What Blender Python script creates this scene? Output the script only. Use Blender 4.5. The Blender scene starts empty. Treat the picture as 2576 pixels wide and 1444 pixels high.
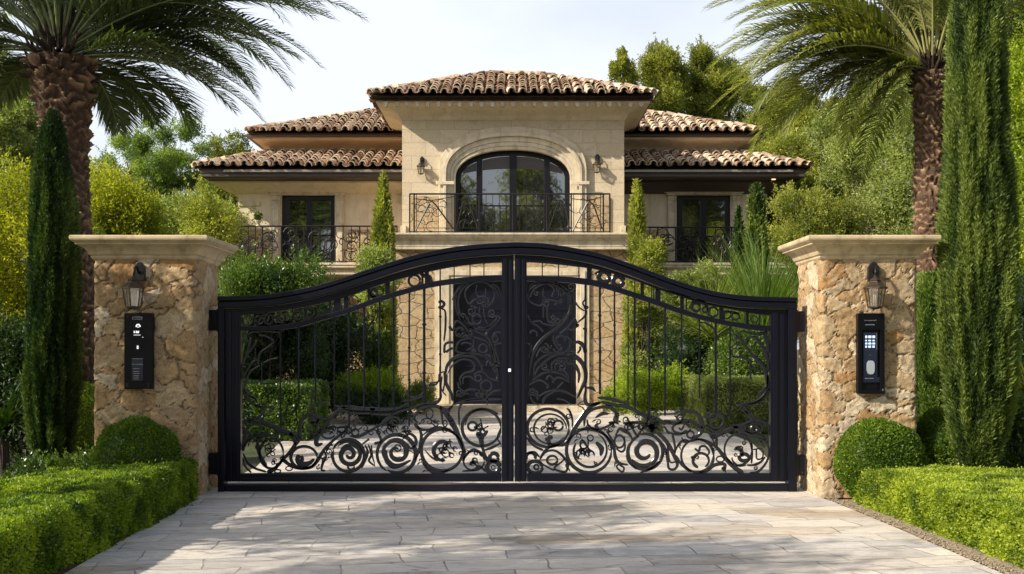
import bpy, math, random
import numpy as np
from mathutils import Vector
from mathutils.geometry import tessellate_polygon
random.seed(7)
RNG = np.random.default_rng(11)
PI = math.pi
SC = bpy.context.scene
COL = SC.collection
CAMZ, FPX, HOR, CX = 1.372, 2660.0, 870.0, 1288.0
ORG = {}

# ------------------------------------------------------------------ helpers
def X(px, Y): return (px - CX) * Y / FPX
def Z(py, Y): return CAMZ + (HOR - py) * Y / FPX

def thing(name, label, cat, loc, group=None):
    o = bpy.data.objects.new(name, None); COL.objects.link(o)
    o.empty_display_size = .2
    o.location = loc; o['label'] = label; o['category'] = cat
    if group: o['group'] = group
    ORG[o.name] = np.array(loc, float)
    return o

def mk(name, V, F, mat, parent=None, base=None, smooth=False, attr=None, bevel=0, label=None, cat=None, group=None, kind=None, mats=None, midx=None):
    V = np.asarray(V, float).reshape(-1, 3)
    if parent is not None: off = ORG[parent.name]
    elif base is not None: off = np.array(base, float)
    else: off = np.zeros(3)
    V = V - off
    me = bpy.data.meshes.new(name)
    if isinstance(F, np.ndarray):
        k = F.shape[1]; n = len(F)
        me.vertices.add(len(V)); me.vertices.foreach_set('co', V.astype(np.float32).ravel())
        me.loops.add(n * k); me.loops.foreach_set('vertex_index', F.astype(np.int32).ravel())
        me.polygons.add(n); me.polygons.foreach_set('loop_start', np.arange(0, n * k, k, dtype=np.int32))
        me.update(calc_edges=True)
    else:
        me.from_pydata(V.tolist(), [], [list(f) for f in F]); me.update()
    if smooth: me.polygons.foreach_set('use_smooth', np.ones(len(me.polygons), bool))
    if attr:
        for nm, dom, arr in attr:
            a = me.attributes.new(nm, 'FLOAT', dom); a.data.foreach_set('value', np.asarray(arr, np.float32))
    for m in (mats or [mat]): me.materials.append(m)
    if midx is not None: me.polygons.foreach_set('material_index', np.asarray(midx, np.int32))
    o = bpy.data.objects.new(name, me); COL.objects.link(o)
    if parent is not None:
        o.parent = parent
    else: o.location = off
    ORG[o.name] = off
    if bevel:
        b = o.modifiers.new('Bevel', 'BEVEL'); b.width = bevel; b.segments = 2; b.limit_method = 'ANGLE'; b.angle_limit = math.radians(35)
    if label: o['label'] = label
    if cat: o['category'] = cat
    if group: o['group'] = group
    if kind: o['kind'] = kind
    return o

class MB:
    def __init__(s): s.V = []; s.F = []; s.A = []
    def add(s, V, F, a=0.0):
        n = len(s.V); s.V.extend([tuple(v) for v in V]); s.F.extend([tuple(i + n for i in f) for f in F]); s.A.extend([a] * len(F)); return s
    def box(s, x0, x1, y0, y1, z0, z1, a=0.0):
        V = [(x, y, z) for z in (z0, z1) for y in (y0, y1) for x in (x0, x1)]
        return s.add(V, [(0,2,3,1),(4,5,7,6),(0,1,5,4),(2,6,7,3),(0,4,6,2),(1,3,7,5)], a)
    def tube(s, P, R, seg=6, cap=True, sq=1.0):
        P = np.asarray(P, float); n = len(P)
        R = np.full(n, R) if np.isscalar(R) else np.asarray(R, float)
        T = np.gradient(P, axis=0); T /= np.linalg.norm(T, axis=1)[:, None] + 1e-9
        ref = np.array([0, 0, 1.0]) if abs(T[0][2]) < .9 else np.array([0, 1.0, 0])
        V = []; 
        for i in range(n):
            a = np.cross(T[i], ref); l = np.linalg.norm(a)
            if l < 1e-3: a = np.array([1.0, 0, 0]); l = 1
            a /= l; b = np.cross(T[i], a); ref = -b if np.dot(-b, ref) > 0 else b
            for k in range(seg):
                t = 2 * PI * k / seg
                V.append(P[i] + R[i] * (a * math.cos(t) + b * math.sin(t) * sq))
        F = [(i*seg+k, i*seg+(k+1) % seg, (i+1)*seg+(k+1) % seg, (i+1)*seg+k) for i in range(n-1) for k in range(seg)]
        if cap: F += [tuple(range(seg))[::-1], tuple((n-1)*seg+k for k in range(seg))]
        return s.add(V, F)
    def lathe(s, c, prof, seg=12, close=True):
        V = []; F = []
        for r, z in prof:
            for k in range(seg):
                t = 2*PI*(k+.5)/seg; V.append((c[0]+r*math.cos(t), c[1]+r*math.sin(t), c[2]+z))
        for i in range(len(prof)-1):
            for k in range(seg): F.append((i*seg+k, i*seg+(k+1) % seg, (i+1)*seg+(k+1) % seg, (i+1)*seg+k))
        if close: F += [tuple(range(seg))[::-1], tuple((len(prof)-1)*seg+k for k in range(seg))]
        return s.add(V, F)
    def plate(s, outer, holes, y0, y1):
        """polygon in the XZ plane with holes, extruded from y0 (front) to y1 (back)"""
        loops = [outer] + list(holes)
        tri = tessellate_polygon([[Vector((p[0], p[1], 0)) for p in l] for l in loops])
        flat = [p for l in loops for p in l]; n = len(flat)
        V = [(p[0], y0, p[1]) for p in flat] + [(p[0], y1, p[1]) for p in flat]
        F = []
        for t in tri:
            a, b, c = t
            cr = (flat[b][0]-flat[a][0])*(flat[c][1]-flat[a][1])-(flat[b][1]-flat[a][1])*(flat[c][0]-flat[a][0])
            if abs(cr) < 1e-10: continue
            if cr < 0: b, c = c, b
            F.append((a, b, c)); F.append((n+a, n+c, n+b))
        k = 0
        for li, l in enumerate(loops):
            m = len(l)
            area = sum(l[i][0]*l[(i+1) % m][1]-l[(i+1) % m][0]*l[i][1] for i in range(m))
            ccw = area > 0
            if li: ccw = not ccw
            for i in range(m):
                a, b = k+i, k+(i+1) % m
                F.append((a, a+n, b+n, b) if ccw else (a, b, b+n, a+n))
            k += m
        return s.add(V, F)
    def band(s, xs, zt, zb, y0, y1):
        n = len(xs); V = []
        for i in range(n): V += [(xs[i], y0, zt[i]), (xs[i], y0, zb[i]), (xs[i], y1, zb[i]), (xs[i], y1, zt[i])]
        F = [(0,1,2,3), tuple((n-1)*4+k for k in (3,2,1,0))]
        for i in range(n-1):
            for k in range(4): F.append((i*4+k, (i+1)*4+k, (i+1)*4+(k+1) % 4, i*4+(k+1) % 4))
        F = [f[::-1] for f in F]
        return s.add(V, F)
    def loft(s, x0, x1, y0, y1, prof, top=True, bottom=True):
        """rectangular ring loft; prof = [(outset, z)] going up"""
        V = []
        for o, z in prof: V += [(x0-o, y0-o, z), (x1+o, y0-o, z), (x1+o, y1+o, z), (x0-o, y1+o, z)]
        F = []
        for i in range(len(prof)-1):
            for k in range(4): F.append((i*4+k, i*4+(k+1) % 4, (i+1)*4+(k+1) % 4, (i+1)*4+k))
        if bottom: F.append((3,2,1,0))
        m = (len(prof)-1)*4
        if top: F.append((m, m+1, m+2, m+3))
        return s.add(V, F)
    def build(s, name, mat, parent=None, base=None, **k):
        if s.A and any(s.A): k.setdefault('attr', [('tr', 'FACE', s.A)])
        return mk(name, s.V, s.F, mat, parent, base, **k)

def _h(i, j, k, seed):
    n = (i*374761393 + j*668265263 + k*2147483647 + seed*1274126177) & 0xffffffff
    n = ((n ^ (n >> 13)) * 1274126177) & 0xffffffff
    return ((n ^ (n >> 16)) & 0xffff) / 65535.0
def vnoise(P, seed=0):
    P = np.asarray(P, float); I = np.floor(P).astype(np.int64); f = P - I; f = f*f*(3-2*f)
    out = 0
    for dx in (0, 1):
        wx = f[:, 0] if dx else 1-f[:, 0]
        for dy in (0, 1):
            wy = f[:, 1] if dy else 1-f[:, 1]
            for dz in (0, 1):
                wz = f[:, 2] if dz else 1-f[:, 2]
                out = out + wx*wy*wz*_h(I[:, 0]+dx, I[:, 1]+dy, I[:, 2]+dz, seed)
    return out
def fbm(P, seed=0, o=3):
    P = np.asarray(P, float)
    r = 0; a = .5; t = 0
    for i in range(o): r = r + a*vnoise(P*2**i, seed+i); t += a; a *= .5
    return r/t
def unit(v): return v/(np.linalg.norm(v, axis=-1, keepdims=True)+1e-9)
def rdir(n): return unit(RNG.normal(size=(n, 3)))

def catmull(P, k=6):
    P = np.asarray(P, float)
    if len(P) < 3: 
        t = np.linspace(0, 1, k)[:, None]; return P[0]*(1-t)+P[1]*t
    Q = np.vstack([2*P[0]-P[1], P, 2*P[-1]-P[-2]]); out = []
    for i in range(1, len(Q)-2):
        for t in np.arange(k)/k:
            a, b, c, d = Q[i-1], Q[i], Q[i+1], Q[i+2]
            out.append(.5*((2*b)+(c-a)*t+(2*a-5*b+4*c-d)*t*t+(3*b-a-3*c+d)*t**3))
    out.append(Q[-2]); return np.array(out)

# ------------------------------------------------------------------ materials
def nt(name):
    m = bpy.data.materials.new(name); m.use_nodes = True; t = m.node_tree
    return m, t, t.nodes['Principled BSDF'], t.nodes['Material Output']
def N(t, ty, **k):
    n = t.nodes.new(ty)
    for a, v in k.items():
        if a in n.inputs: n.inputs[a].default_value = v
        else: setattr(n, a, v)
    return n
def ramp(t, stops, fac=None):
    r = N(t, 'ShaderNodeValToRGB'); e = r.color_ramp.elements
    while len(e) < len(stops): e.new(.5)
    for i, (p, c) in enumerate(stops): e[i].position = p; e[i].color = (*c, 1) if len(c) == 3 else c
    if fac is not None: t.links.new(fac, r.inputs[0])
    return r
def noise(t, scale, detail=4, rough=.6, vec=None, dist=0):
    n = N(t, 'ShaderNodeTexNoise'); n.inputs['Scale'].default_value = scale; n.inputs['Detail'].default_value = detail
    n.inputs['Roughness'].default_value = rough; n.inputs['Distortion'].default_value = dist
    if vec is not None: t.links.new(vec, n.inputs['Vector'])
    return n
def coord(t, sc=(1, 1, 1), rot=(0, 0, 0)):
    c = N(t, 'ShaderNodeTexCoord'); m = N(t, 'ShaderNodeMapping'); m.inputs['Scale'].default_value = sc; m.inputs['Rotation'].default_value = rot
    t.links.new(c.outputs['Object'], m.inputs[0]); return m.outputs[0]
def mixc(t, a, b, fac, mode='MIX'):
    m = N(t, 'ShaderNodeMix', data_type='RGBA', blend_type=mode)
    for s, v in ((m.inputs[6], a), (m.inputs[7], b), (m.inputs[0], fac)):
        if hasattr(v, 'is_output') or hasattr(v, 'links'): t.links.new(v, s)
        else: s.default_value = (*v, 1) if isinstance(v, tuple) else v
    return m.outputs[2]
def math_(t, op, a, b=0.0, c=None):
    m = N(t, 'ShaderNodeMath', operation=op)
    for i, v in enumerate((a, b) if c is None else (a, b, c)):
        if isinstance(v, (int, float)): m.inputs[i].default_value = v
        else: t.links.new(v, m.inputs[i])
    return m.outputs[0]
def bump(t, bsdf, h, strength=.5, dist=.01, prev=None):
    b = N(t, 'ShaderNodeBump'); b.inputs['Strength'].default_value = strength; b.inputs['Distance'].default_value = dist
    t.links.new(h, b.inputs['Height'])
    if prev is not None: t.links.new(prev, b.inputs['Normal'])
    t.links.new(b.outputs[0], bsdf.inputs['Normal']); return b.outputs[0]

def plain(name, col, rough=.5, metal=0, spec=.5, var=.12, sc=8, bmp=0, streak=0):
    m, t, b, o = nt(name)
    v = coord(t); n = noise(t, sc, 5, .6, v)
    lo = tuple(c*(1-var) for c in col); hi = tuple(min(1, c*(1+var)) for c in col)
    r = ramp(t, [(.3, lo), (.7, hi)], n.outputs[0]); cc = r.outputs[0]
    if streak:
        ns = noise(t, 1.0, 6, .7, coord(t, (9, 9, .7))); rs = ramp(t, [(.32, (1-streak, 1-streak*1.1, 1-streak*1.25)), (.5, (1, 1, 1))], ns.outputs[0]); cc = mixc(t, cc, rs.outputs[0], 1.0, 'MULTIPLY')
        n6 = noise(t, 3.1, 8, .75, v, .8); rs = ramp(t, [(.36, (1-streak*.9, 1-streak, 1-streak*1.1)), (.52, (1, 1, 1))], n6.outputs[0]); cc = mixc(t, cc, rs.outputs[0], 1.0, 'MULTIPLY')
    t.links.new(cc, b.inputs['Base Color'])
    b.inputs['Roughness'].default_value = rough; b.inputs['Metallic'].default_value = metal; b.inputs['Specular IOR Level'].default_value = spec
    if bmp:
        n2 = noise(t, sc*6, 4, .6, v); bump(t, b, n2.outputs[0], bmp, .01)
    return m

def leafmat(name, dark, mid, light, trans=.3, rough=.5, spec=.4):
    m, t, b, o = nt(name)
    a = N(t, 'ShaderNodeAttribute', attribute_name='lr')
    r = ramp(t, [(.0, dark), (.5, mid), (1.0, light)], a.outputs['Fac'])
    t.links.new(r.outputs[0], b.inputs['Base Color'])
    b.inputs['Roughness'].default_value = rough; b.inputs['Specular IOR Level'].default_value = spec
    tr = N(t, 'ShaderNodeBsdfTranslucent')
    c = mixc(t, r.outputs[0], (.9, 1.0, .25), 1.0, 'MULTIPLY'); br = N(t, 'ShaderNodeBrightContrast'); 
    hs = N(t, 'ShaderNodeHueSaturation'); hs.inputs['Value'].default_value = 1.6; t.links.new(c, hs.inputs['Color'])
    t.links.new(hs.outputs[0], tr.inputs[0])
    mx = N(t, 'ShaderNodeMixShader'); mx.inputs[0].default_value = trans
    t.links.new(b.outputs[0], mx.inputs[1]); t.links.new(tr.outputs[0], mx.inputs[2]); t.links.new(mx.outputs[0], o.inputs[0])
    t.nodes.remove(br)
    return m

def xz(t, sx=1, sz=1):
    """(x+y, z) so the same masonry runs round a corner"""
    c = N(t, 'ShaderNodeTexCoord'); s = N(t, 'ShaderNodeSeparateXYZ'); t.links.new(c.outputs['Object'], s.inputs[0])
    h = math_(t, 'ADD', s.outputs[0], s.outputs[1]); cb = N(t, 'ShaderNodeCombineXYZ')
    t.links.new(math_(t, 'MULTIPLY', h, sx), cb.inputs[0]); t.links.new(math_(t, 'MULTIPLY', s.outputs[2], sz), cb.inputs[1])
    return cb.outputs[0]

def ashlar(name, c1, c2, rough=.8):
    m, t, b, o = nt(name)
    v = xz(t); c = coord(t)
    br = N(t, 'ShaderNodeTexBrick'); br.offset = .5
    for k, x in (('Scale', 1.0), ('Mortar Size', .006), ('Mortar Smooth', .3), ('Brick Width', .62), ('Row Height', .29), ('Bias', 0.0)): br.inputs[k].default_value = x
    br.inputs['Color1'].default_value = (*c1, 1); br.inputs['Color2'].default_value = (*c2, 1); br.inputs['Mortar'].default_value = (*[x*.78 for x in c1], 1)
    wv = noise(t, 3, 3, .5, c); vm = N(t, 'ShaderNodeVectorMath', operation='MULTIPLY_ADD'); t.links.new(wv.outputs[1], vm.inputs[0]); vm.inputs[1].default_value = (.025, .025, 0); t.links.new(v, vm.inputs[2])
    t.links.new(vm.outputs[0], br.inputs[0])
    n = noise(t, 2.2, 8, .7, c, .6); st = ramp(t, [(.35, (.62, .56, .46)), (.5, (1, 1, 1)), (.72, (1.0, .93, .82))], n.outputs[0])
    col = mixc(t, br.outputs[0], st.outputs[0], .5, 'MULTIPLY')
    n3 = noise(t, 26, 6, .75, c); st2 = ramp(t, [(.36, (.7, .65, .58)), (.5, (1, 1, 1))], n3.outputs[0])
    col = mixc(t, col, st2.outputs[0], .6, 'MULTIPLY')
    t.links.new(col, b.inputs['Base Color']); b.inputs['Roughness'].default_value = rough
    h = mixc(t, br.outputs[1], n3.outputs[0], .45); inv = math_(t, 'SUBTRACT', n3.outputs[0], br.outputs[1])
    bump(t, b, inv, .5, .012)
    return m

def rubble(name, cols, scale=(3.2, 4.6), joint=(.12, .09, .06), jw=.05, attrs=False):
    m, t, b, o = nt(name)
    c = coord(t)
    n = noise(t, 14, 8, .7, c, .4); n2 = noise(t, 4, 6, .65, c, .8); n4 = noise(t, 90, 5, .75, c)
    if attrs:
        st = N(t, 'ShaderNodeAttribute', attribute_name='stone').outputs['Fac']; jt = N(t, 'ShaderNodeAttribute', attribute_name='joint').outputs['Fac']
    else:
        v = xz(t, *scale); wv = noise(t, 3, 4, .6, c); vm = N(t, 'ShaderNodeVectorMath', operation='MULTIPLY_ADD'); t.links.new(wv.outputs[1], vm.inputs[0]); vm.inputs[1].default_value = (.8, .6, 0); t.links.new(v, vm.inputs[2])
        vo = N(t, 'ShaderNodeTexVoronoi', voronoi_dimensions='2D'); vo.inputs['Scale'].default_value = 1; t.links.new(vm.outputs[0], vo.inputs[0])
        ve = N(t, 'ShaderNodeTexVoronoi', voronoi_dimensions='2D', feature='DISTANCE_TO_EDGE'); ve.inputs['Scale'].default_value = 1; t.links.new(vm.outputs[0], ve.inputs[0])
        sx = N(t, 'ShaderNodeSeparateXYZ'); t.links.new(vo.outputs['Color'], sx.inputs[0]); st = sx.outputs[0]
        mr = N(t, 'ShaderNodeMapRange'); mr.inputs[2].default_value = jw; mr.inputs[3].default_value = 1; mr.inputs[4].default_value = 0; t.links.new(ve.outputs[0], mr.inputs[0]); jt = mr.outputs[0]
    f = math_(t, 'ADD', math_(t, 'MULTIPLY', st, .75), math_(t, 'MULTIPLY', n2.outputs[0], .45)); f = math_(t, 'SUBTRACT', f, .1)
    k = len(cols); r = ramp(t, [(i/(k-1), cc) for i, cc in enumerate(cols)], f)
    g = ramp(t, [(.33, (.5, .46, .42)), (.52, (1, 1, 1)), (.75, (1.25, 1.2, 1.1))], n.outputs[0])
    col = mixc(t, r.outputs[0], g.outputs[0], .8, 'MULTIPLY')
    g2 = ramp(t, [(.38, (.55, .5, .45)), (.5, (1, 1, 1)), (.7, (1.2, 1.17, 1.1))], n4.outputs[0]); col = mixc(t, col, g2.outputs[0], .8, 'MULTIPLY')
    jm = math_(t, 'MULTIPLY', jt, .85) ; col = mixc(t, col, joint, jm)
    t.links.new(col, b.inputs['Base Color']); b.inputs['Roughness'].default_value = .88; b.inputs['Specular IOR Level'].default_value = .25
    h = math_(t, 'SUBTRACT', math_(t, 'ADD', math_(t, 'MULTIPLY', n.outputs[0], .8), math_(t, 'MULTIPLY', n4.outputs[0], .3)), jt)
    bump(t, b, h, .8, .02)
    return m

M = {}
M['iron'] = plain('black_iron', (.0040, .0047, .0105), .3, 0, .28, .15, 5, .03)
M['dark_metal'] = plain('dark_metal', (.02, .018, .018), .4, .3, .5)
M['bronze'] = plain('aged_bronze', (.065, .048, .032), .4, .45, .5, .3, 30, .1)
M['frame'] = plain('window_frame_black', (.005, .0045, .007), .4, 0, .3)
M['lime'] = ashlar('limestone', (.56, .455, .31), (.63, .525, .375))
M['trim'] = plain('cut_stone_trim', (.62, .53, .385), .75, 0, .3, .13, 5, .25, .28)
M['stucco'] = plain('cream_stucco', (.70, .58, .42), .85, 0, .2, .08, 2.5, .3, .14)
M['ochre'] = plain('ochre_cornice', (.55, .38, .22), .8, 0, .2, .1, 3, .15)
M['cap'] = plain('pillar_cap_stone', (.56, .445, .28), .7, 0, .3, .12, 4, .25, .30)
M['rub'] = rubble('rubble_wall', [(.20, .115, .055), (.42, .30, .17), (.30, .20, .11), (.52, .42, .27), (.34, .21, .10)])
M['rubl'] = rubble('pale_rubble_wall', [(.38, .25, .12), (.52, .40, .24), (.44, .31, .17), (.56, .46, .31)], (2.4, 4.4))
M['pil'] = rubble('pillar_rubble', [(.34, .185, .075), (.49, .375, .23), (.38, .25, .125), (.46, .33, .185), (.60, .50, .36), (.41, .31, .19), (.37, .21, .085), (.52, .42, .28)], joint=(.10, .065, .04), attrs=True)
M['fascia'] = plain('dark_fascia', (.075, .055, .045), .55, 0, .4)
M['gutter'] = plain('gutter_metal', (.30, .26, .22), .4, .4, .5)
M['black'] = plain('black_panel', (.0035, .0035, .005), .3, 0, .22, .1)
M['soil'] = plain('soil', (.075, .05, .03), .95, 0, .1, .5, 9, .8)
M['bark'] = plain('bark', (.055, .042, .032), .9, 0, .2, .4, 10, .8)
M['navy'] = plain('navy_door', (.005, .006, .013), .35, 0, .3, .15)

def glassmat():
    m, t, b, o = nt('dark_window_glass')
    b.inputs['Base Color'].default_value = (.012, .014, .016, 1); b.inputs['Roughness'].default_value = .02; b.inputs['IOR'].default_value = 3.0
    c = coord(t); n = noise(t, 1.3, 2, .5, c); bump(t, b, n.outputs[0], .08, .02)
    return m
M['glass'] = glassmat()
def lampglass():
    m, t, b, o = nt('lantern_glass')
    g = N(t, 'ShaderNodeBsdfGlossy'); g.inputs['Roughness'].default_value = .08; tr = N(t, 'ShaderNodeBsdfTransparent'); tr.inputs[0].default_value = (.85, .82, .75, 1)
    mx = N(t, 'ShaderNodeMixShader'); mx.inputs[0].default_value = .22; t.links.new(tr.outputs[0], mx.inputs[1]); t.links.new(g.outputs[0], mx.inputs[2]); t.links.new(mx.outputs[0], o.inputs[0])
    return m
M['lglass'] = lampglass()
def emis(name, col, s):
    m, t, b, o = nt(name)
    b.inputs['Base Color'].default_value = (*[c*.6 for c in col], 1); b.inputs['Emission Color'].default_value = (*col, 1); b.inputs['Emission Strength'].default_value = s
    return m
M['key'] = emis('lit_key', (.55, .72, 1.0), .75); M['led'] = emis('lit_led', (.95, .95, 1.0), .9)
M['grey'] = plain('grey_sensor', (.33, .36, .39), .3, 0, .5, .05)
M['steel'] = plain('steel_trim', (.5, .52, .56), .25, .9, .5, .05)
M['dblue'] = plain('dark_blue_glass', (.01, .014, .03), .12, 0, .6, .05)

def tilemat():
    m, t, b, o = nt('clay_roof_tile')
    a = N(t, 'ShaderNodeAttribute', attribute_name='tr'); c = coord(t)
    n = noise(t, 7, 8, .75, c, .5); n2 = noise(t, 35, 6, .7, c)
    f = math_(t, 'ADD', math_(t, 'MULTIPLY', a.outputs['Fac'], .6), math_(t, 'MULTIPLY', n.outputs[0], .7)); f = math_(t, 'SUBTRACT', f, .14)
    r = ramp(t, [(.0, (.025, .016, .012)), (.20, (.11, .065, .04)), (.36, (.36, .235, .155)), (.52, (.60, .45, .32)), (.85, (.78, .66, .51))], f)
    g = ramp(t, [(.35, (.35, .32, .3)), (.52, (1, 1, 1))], n2.outputs[0]); col = mixc(t, r.outputs[0], g.outputs[0], .75, 'MULTIPLY')
    t.links.new(col, b.inputs['Base Color']); b.inputs['Roughness'].default_value = .85; b.inputs['Specular IOR Level'].default_value = .2
    bump(t, b, n2.outputs[0], .6, .02)
    return m
M['tile'] = tilemat()
M['underlay'] = plain('roof_underlay', (.045, .028, .02), .95, 0, .1, .3)

def pavemat():
    m, t, b, o = nt('stone_paving')
    c = coord(t, (1.0, 1.0, 0), (0, 0, math.radians(-8)))
    wv = noise(t, 1.1, 3, .5, c); vm = N(t, 'ShaderNodeVectorMath', operation='MULTIPLY_ADD'); t.links.new(wv.outputs[1], vm.inputs[0]); vm.inputs[1].default_value = (.26, .20, 0); t.links.new(c, vm.inputs[2])
    br = N(t, 'ShaderNodeTexBrick'); br.offset = .37; br.squash = 1.0
    for k, x in (('Scale', 1.0), ('Mortar Size', .0065), ('Mortar Smooth', .3), ('Brick Width', .64), ('Row Height', .31), ('Bias', 0.0)): br.inputs[k].default_value = x
    br.inputs['Color1'].default_value = (.0, .0, .0, 1); br.inputs['Color2'].default_value = (1, 1, 1, 1); br.inputs['Mortar'].default_value = (.5, .5, .5, 1)
    t.links.new(vm.outputs[0], br.inputs[0])
    n = noise(t, 1.5, 8, .7, coord(t, (.7, 1.8, 0)), 1.0); n2 = noise(t, 16, 8, .72, coord(t, (.45, 1.4, 0))); n5 = noise(t, 90, 4, .7, coord(t))
    f = math_(t, 'ADD', math_(t, 'MULTIPLY', br.outputs[0], .28), math_(t, 'MULTIPLY', n.outputs[0], .75)); f = math_(t, 'SUBTRACT', f, .06)
    r = ramp(t, [(.14, (.34, .27, .19)), (.30, (.44, .43, .43)), (.48, (.62, .60, .58)), (.66, (.72, .68, .62)), (.9, (.78, .73, .66))], f)
    g = ramp(t, [(.36, (.68, .66, .64)), (.5, (1, 1, 1))], n2.outputs[0]); col = mixc(t, r.outputs[0], g.outputs[0], .8, 'MULTIPLY')
    g5 = ramp(t, [(.36, (.8, .8, .79)), (.5, (1, 1, 1))], n5.outputs[0]); col = mixc(t, col, g5.outputs[0], .7, 'MULTIPLY')
    jn = noise(t, 2.3, 3, .6, c); jf = ramp(t, [(.34, (.15, .15, .15)), (.6, (.75, .75, .75))], jn.outputs[0]); jm = math_(t, 'MULTIPLY', br.outputs[1], jf.outputs[0]); col = mixc(t, col, (.13, .11, .09), jm)
    cv = coord(t, (.75, 2.6, 0), (0, 0, math.radians(-7))); cw = noise(t, 1.3, 4, .6, cv); cm = N(t, 'ShaderNodeVectorMath', operation='MULTIPLY_ADD'); t.links.new(cw.outputs[1], cm.inputs[0]); cm.inputs[1].default_value = (.9, .7, 0); t.links.new(cv, cm.inputs[2])
    vv = N(t, 'ShaderNodeTexVoronoi', voronoi_dimensions='2D', feature='DISTANCE_TO_EDGE'); vv.inputs['Scale'].default_value = 1.0; t.links.new(cm.outputs[0], vv.inputs[0])
    vr = ramp(t, [(.0, (.55, .50, .46)), (.022, (1, 1, 1))], vv.outputs[0]); col = mixc(t, col, vr.outputs[0], .8, 'MULTIPLY')
    v2 = N(t, 'ShaderNodeTexVoronoi', voronoi_dimensions='2D'); v2.inputs['Scale'].default_value = 1.0; t.links.new(cm.outputs[0], v2.inputs[0]); sc_ = N(t, 'ShaderNodeSeparateXYZ'); t.links.new(v2.outputs['Color'], sc_.inputs[0])
    tn = ramp(t, [(.0, (.80, .70, .58)), (.12, (1.0, .95, .88)), (.35, (.90, .90, .92)), (.6, (1.04, 1.0, .95)), (.85, (.97, .95, .93)), (1, (1.06, 1.0, .92))], sc_.outputs[0]); col = mixc(t, col, tn.outputs[0], 1.0, 'MULTIPLY')
    col = mixc(t, col, (1.0, .975, .93), 1.0, 'MULTIPLY'); hv = N(t, 'ShaderNodeHueSaturation'); hv.inputs['Value'].default_value = 1.12; t.links.new(col, hv.inputs['Color']); col = hv.outputs[0]
    t.links.new(col, b.inputs['Base Color']); b.inputs['Roughness'].default_value = .62; b.inputs['Specular IOR Level'].default_value = .35
    h = math_(t, 'SUBTRACT', math_(t, 'ADD', math_(t, 'ADD', math_(t, 'MULTIPLY', sc_.outputs[0], .5), math_(t, 'MULTIPLY', n2.outputs[0], 1.1)), math_(t, 'ADD', math_(t, 'MULTIPLY', br.outputs[0], .35), math_(t, 'MULTIPLY', n.outputs[0], 1.2))), br.outputs[1])
    bump(t, b, h, .75, .022)
    return m
M['pave'] = pavemat()
def groundmat():
    m, t, b, o = nt('garden_ground'); c = coord(t)
    n = noise(t, .8, 8, .7, c); r = ramp(t, [(.35, (.055, .038, .022)), (.5, (.06, .065, .022)), (.65, (.075, .11, .03))], n.outputs[0])
    n2 = noise(t, 25, 6, .75, c); g = ramp(t, [(.3, (.4, .4, .4)), (.6, (1.2, 1.2, 1.2))], n2.outputs[0])
    t.links.new(mixc(t, r.outputs[0], g.outputs[0], 1.0, 'MULTIPLY'), b.inputs['Base Color']); b.inputs['Roughness'].default_value = .95
    bump(t, b, n2.outputs[0], .9, .05); return m
M['ground'] = groundmat()
M['gravel'] = plain('gravel_soil', (.34, .27, .19), .9, 0, .2, .45, 30, .9)
def trunkmat():
    m, t, b, o = nt('palm_trunk_bark'); c = coord(t)
    a = N(t, 'ShaderNodeAttribute', attribute_name='pt')
    n = noise(t, 22, 8, .75, c, .5)
    f = math_(t, 'ADD', math_(t, 'MULTIPLY', a.outputs['Fac'], .6), math_(t, 'SUBTRACT', math_(t, 'MULTIPLY', n.outputs[0], .9), .25))
    r = ramp(t, [(.1, (.016, .010, .007)), (.40, (.095, .052, .028)), (.66, (.26, .155, .09)), (.95, (.48, .35, .23))], f)
    t.links.new(r.outputs[0], b.inputs['Base Color']); b.inputs['Roughness'].default_value = .9
    bump(t, b, n.outputs[0], .8, .03); return m
M['ptrunk'] = trunkmat()

L = {}
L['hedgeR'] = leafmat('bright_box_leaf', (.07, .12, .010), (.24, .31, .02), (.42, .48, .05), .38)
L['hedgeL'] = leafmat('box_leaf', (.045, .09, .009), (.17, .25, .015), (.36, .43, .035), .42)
L['ball'] = leafmat('dark_box_leaf', (.03, .065, .010), (.10, .17, .015), (.26, .34, .035), .35, .4)
M['scroll'] = plain('forged_iron_scroll', (.006, .0065, .010), .26, 0, .6, .2, 20, .08)
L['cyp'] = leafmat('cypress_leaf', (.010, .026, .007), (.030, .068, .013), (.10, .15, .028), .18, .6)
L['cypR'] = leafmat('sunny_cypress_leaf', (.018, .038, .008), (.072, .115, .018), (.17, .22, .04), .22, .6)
L['thuja'] = leafmat('thuja_leaf', (.03, .07, .01), (.11, .18, .03), (.22, .29, .06), .3)
L['pine'] = leafmat('pine_needle', (.055, .075, .012), (.19, .21, .03), (.40, .40, .08), .45)
L['pineL'] = leafmat('back_lit_pine_needle', (.06, .10, .035), (.16, .23, .06), (.32, .39, .09), .5)
L['yellow'] = leafmat('yellow_green_leaf', (.11, .14, .015), (.30, .31, .025), (.50, .47, .05), .5)
L['olive'] = leafmat('olive_green_leaf', (.09, .11, .02), (.26, .28, .05), (.45, .44, .10), .45)
L['feather'] = leafmat('feathery_leaf', (.10, .13, .04), (.27, .31, .10), (.46, .50, .18), .45)
L['shrub'] = leafmat('glossy_shrub_leaf', (.02, .05, .010), (.075, .13, .02), (.20, .28, .05), .33, .35, .6)
L['lime'] = leafmat('lime_shrub_leaf', (.06, .11, .01), (.24, .32, .02), (.42, .48, .05), .42)
L['dark'] = leafmat('deep_green_leaf', (.012, .028, .007), (.028, .058, .012), (.06, .10, .02), .25)
L['palmL'] = leafmat('palm_leaflet', (.035, .06, .03), (.11, .155, .075), (.30, .34, .19), .34, .35, .7)
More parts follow.
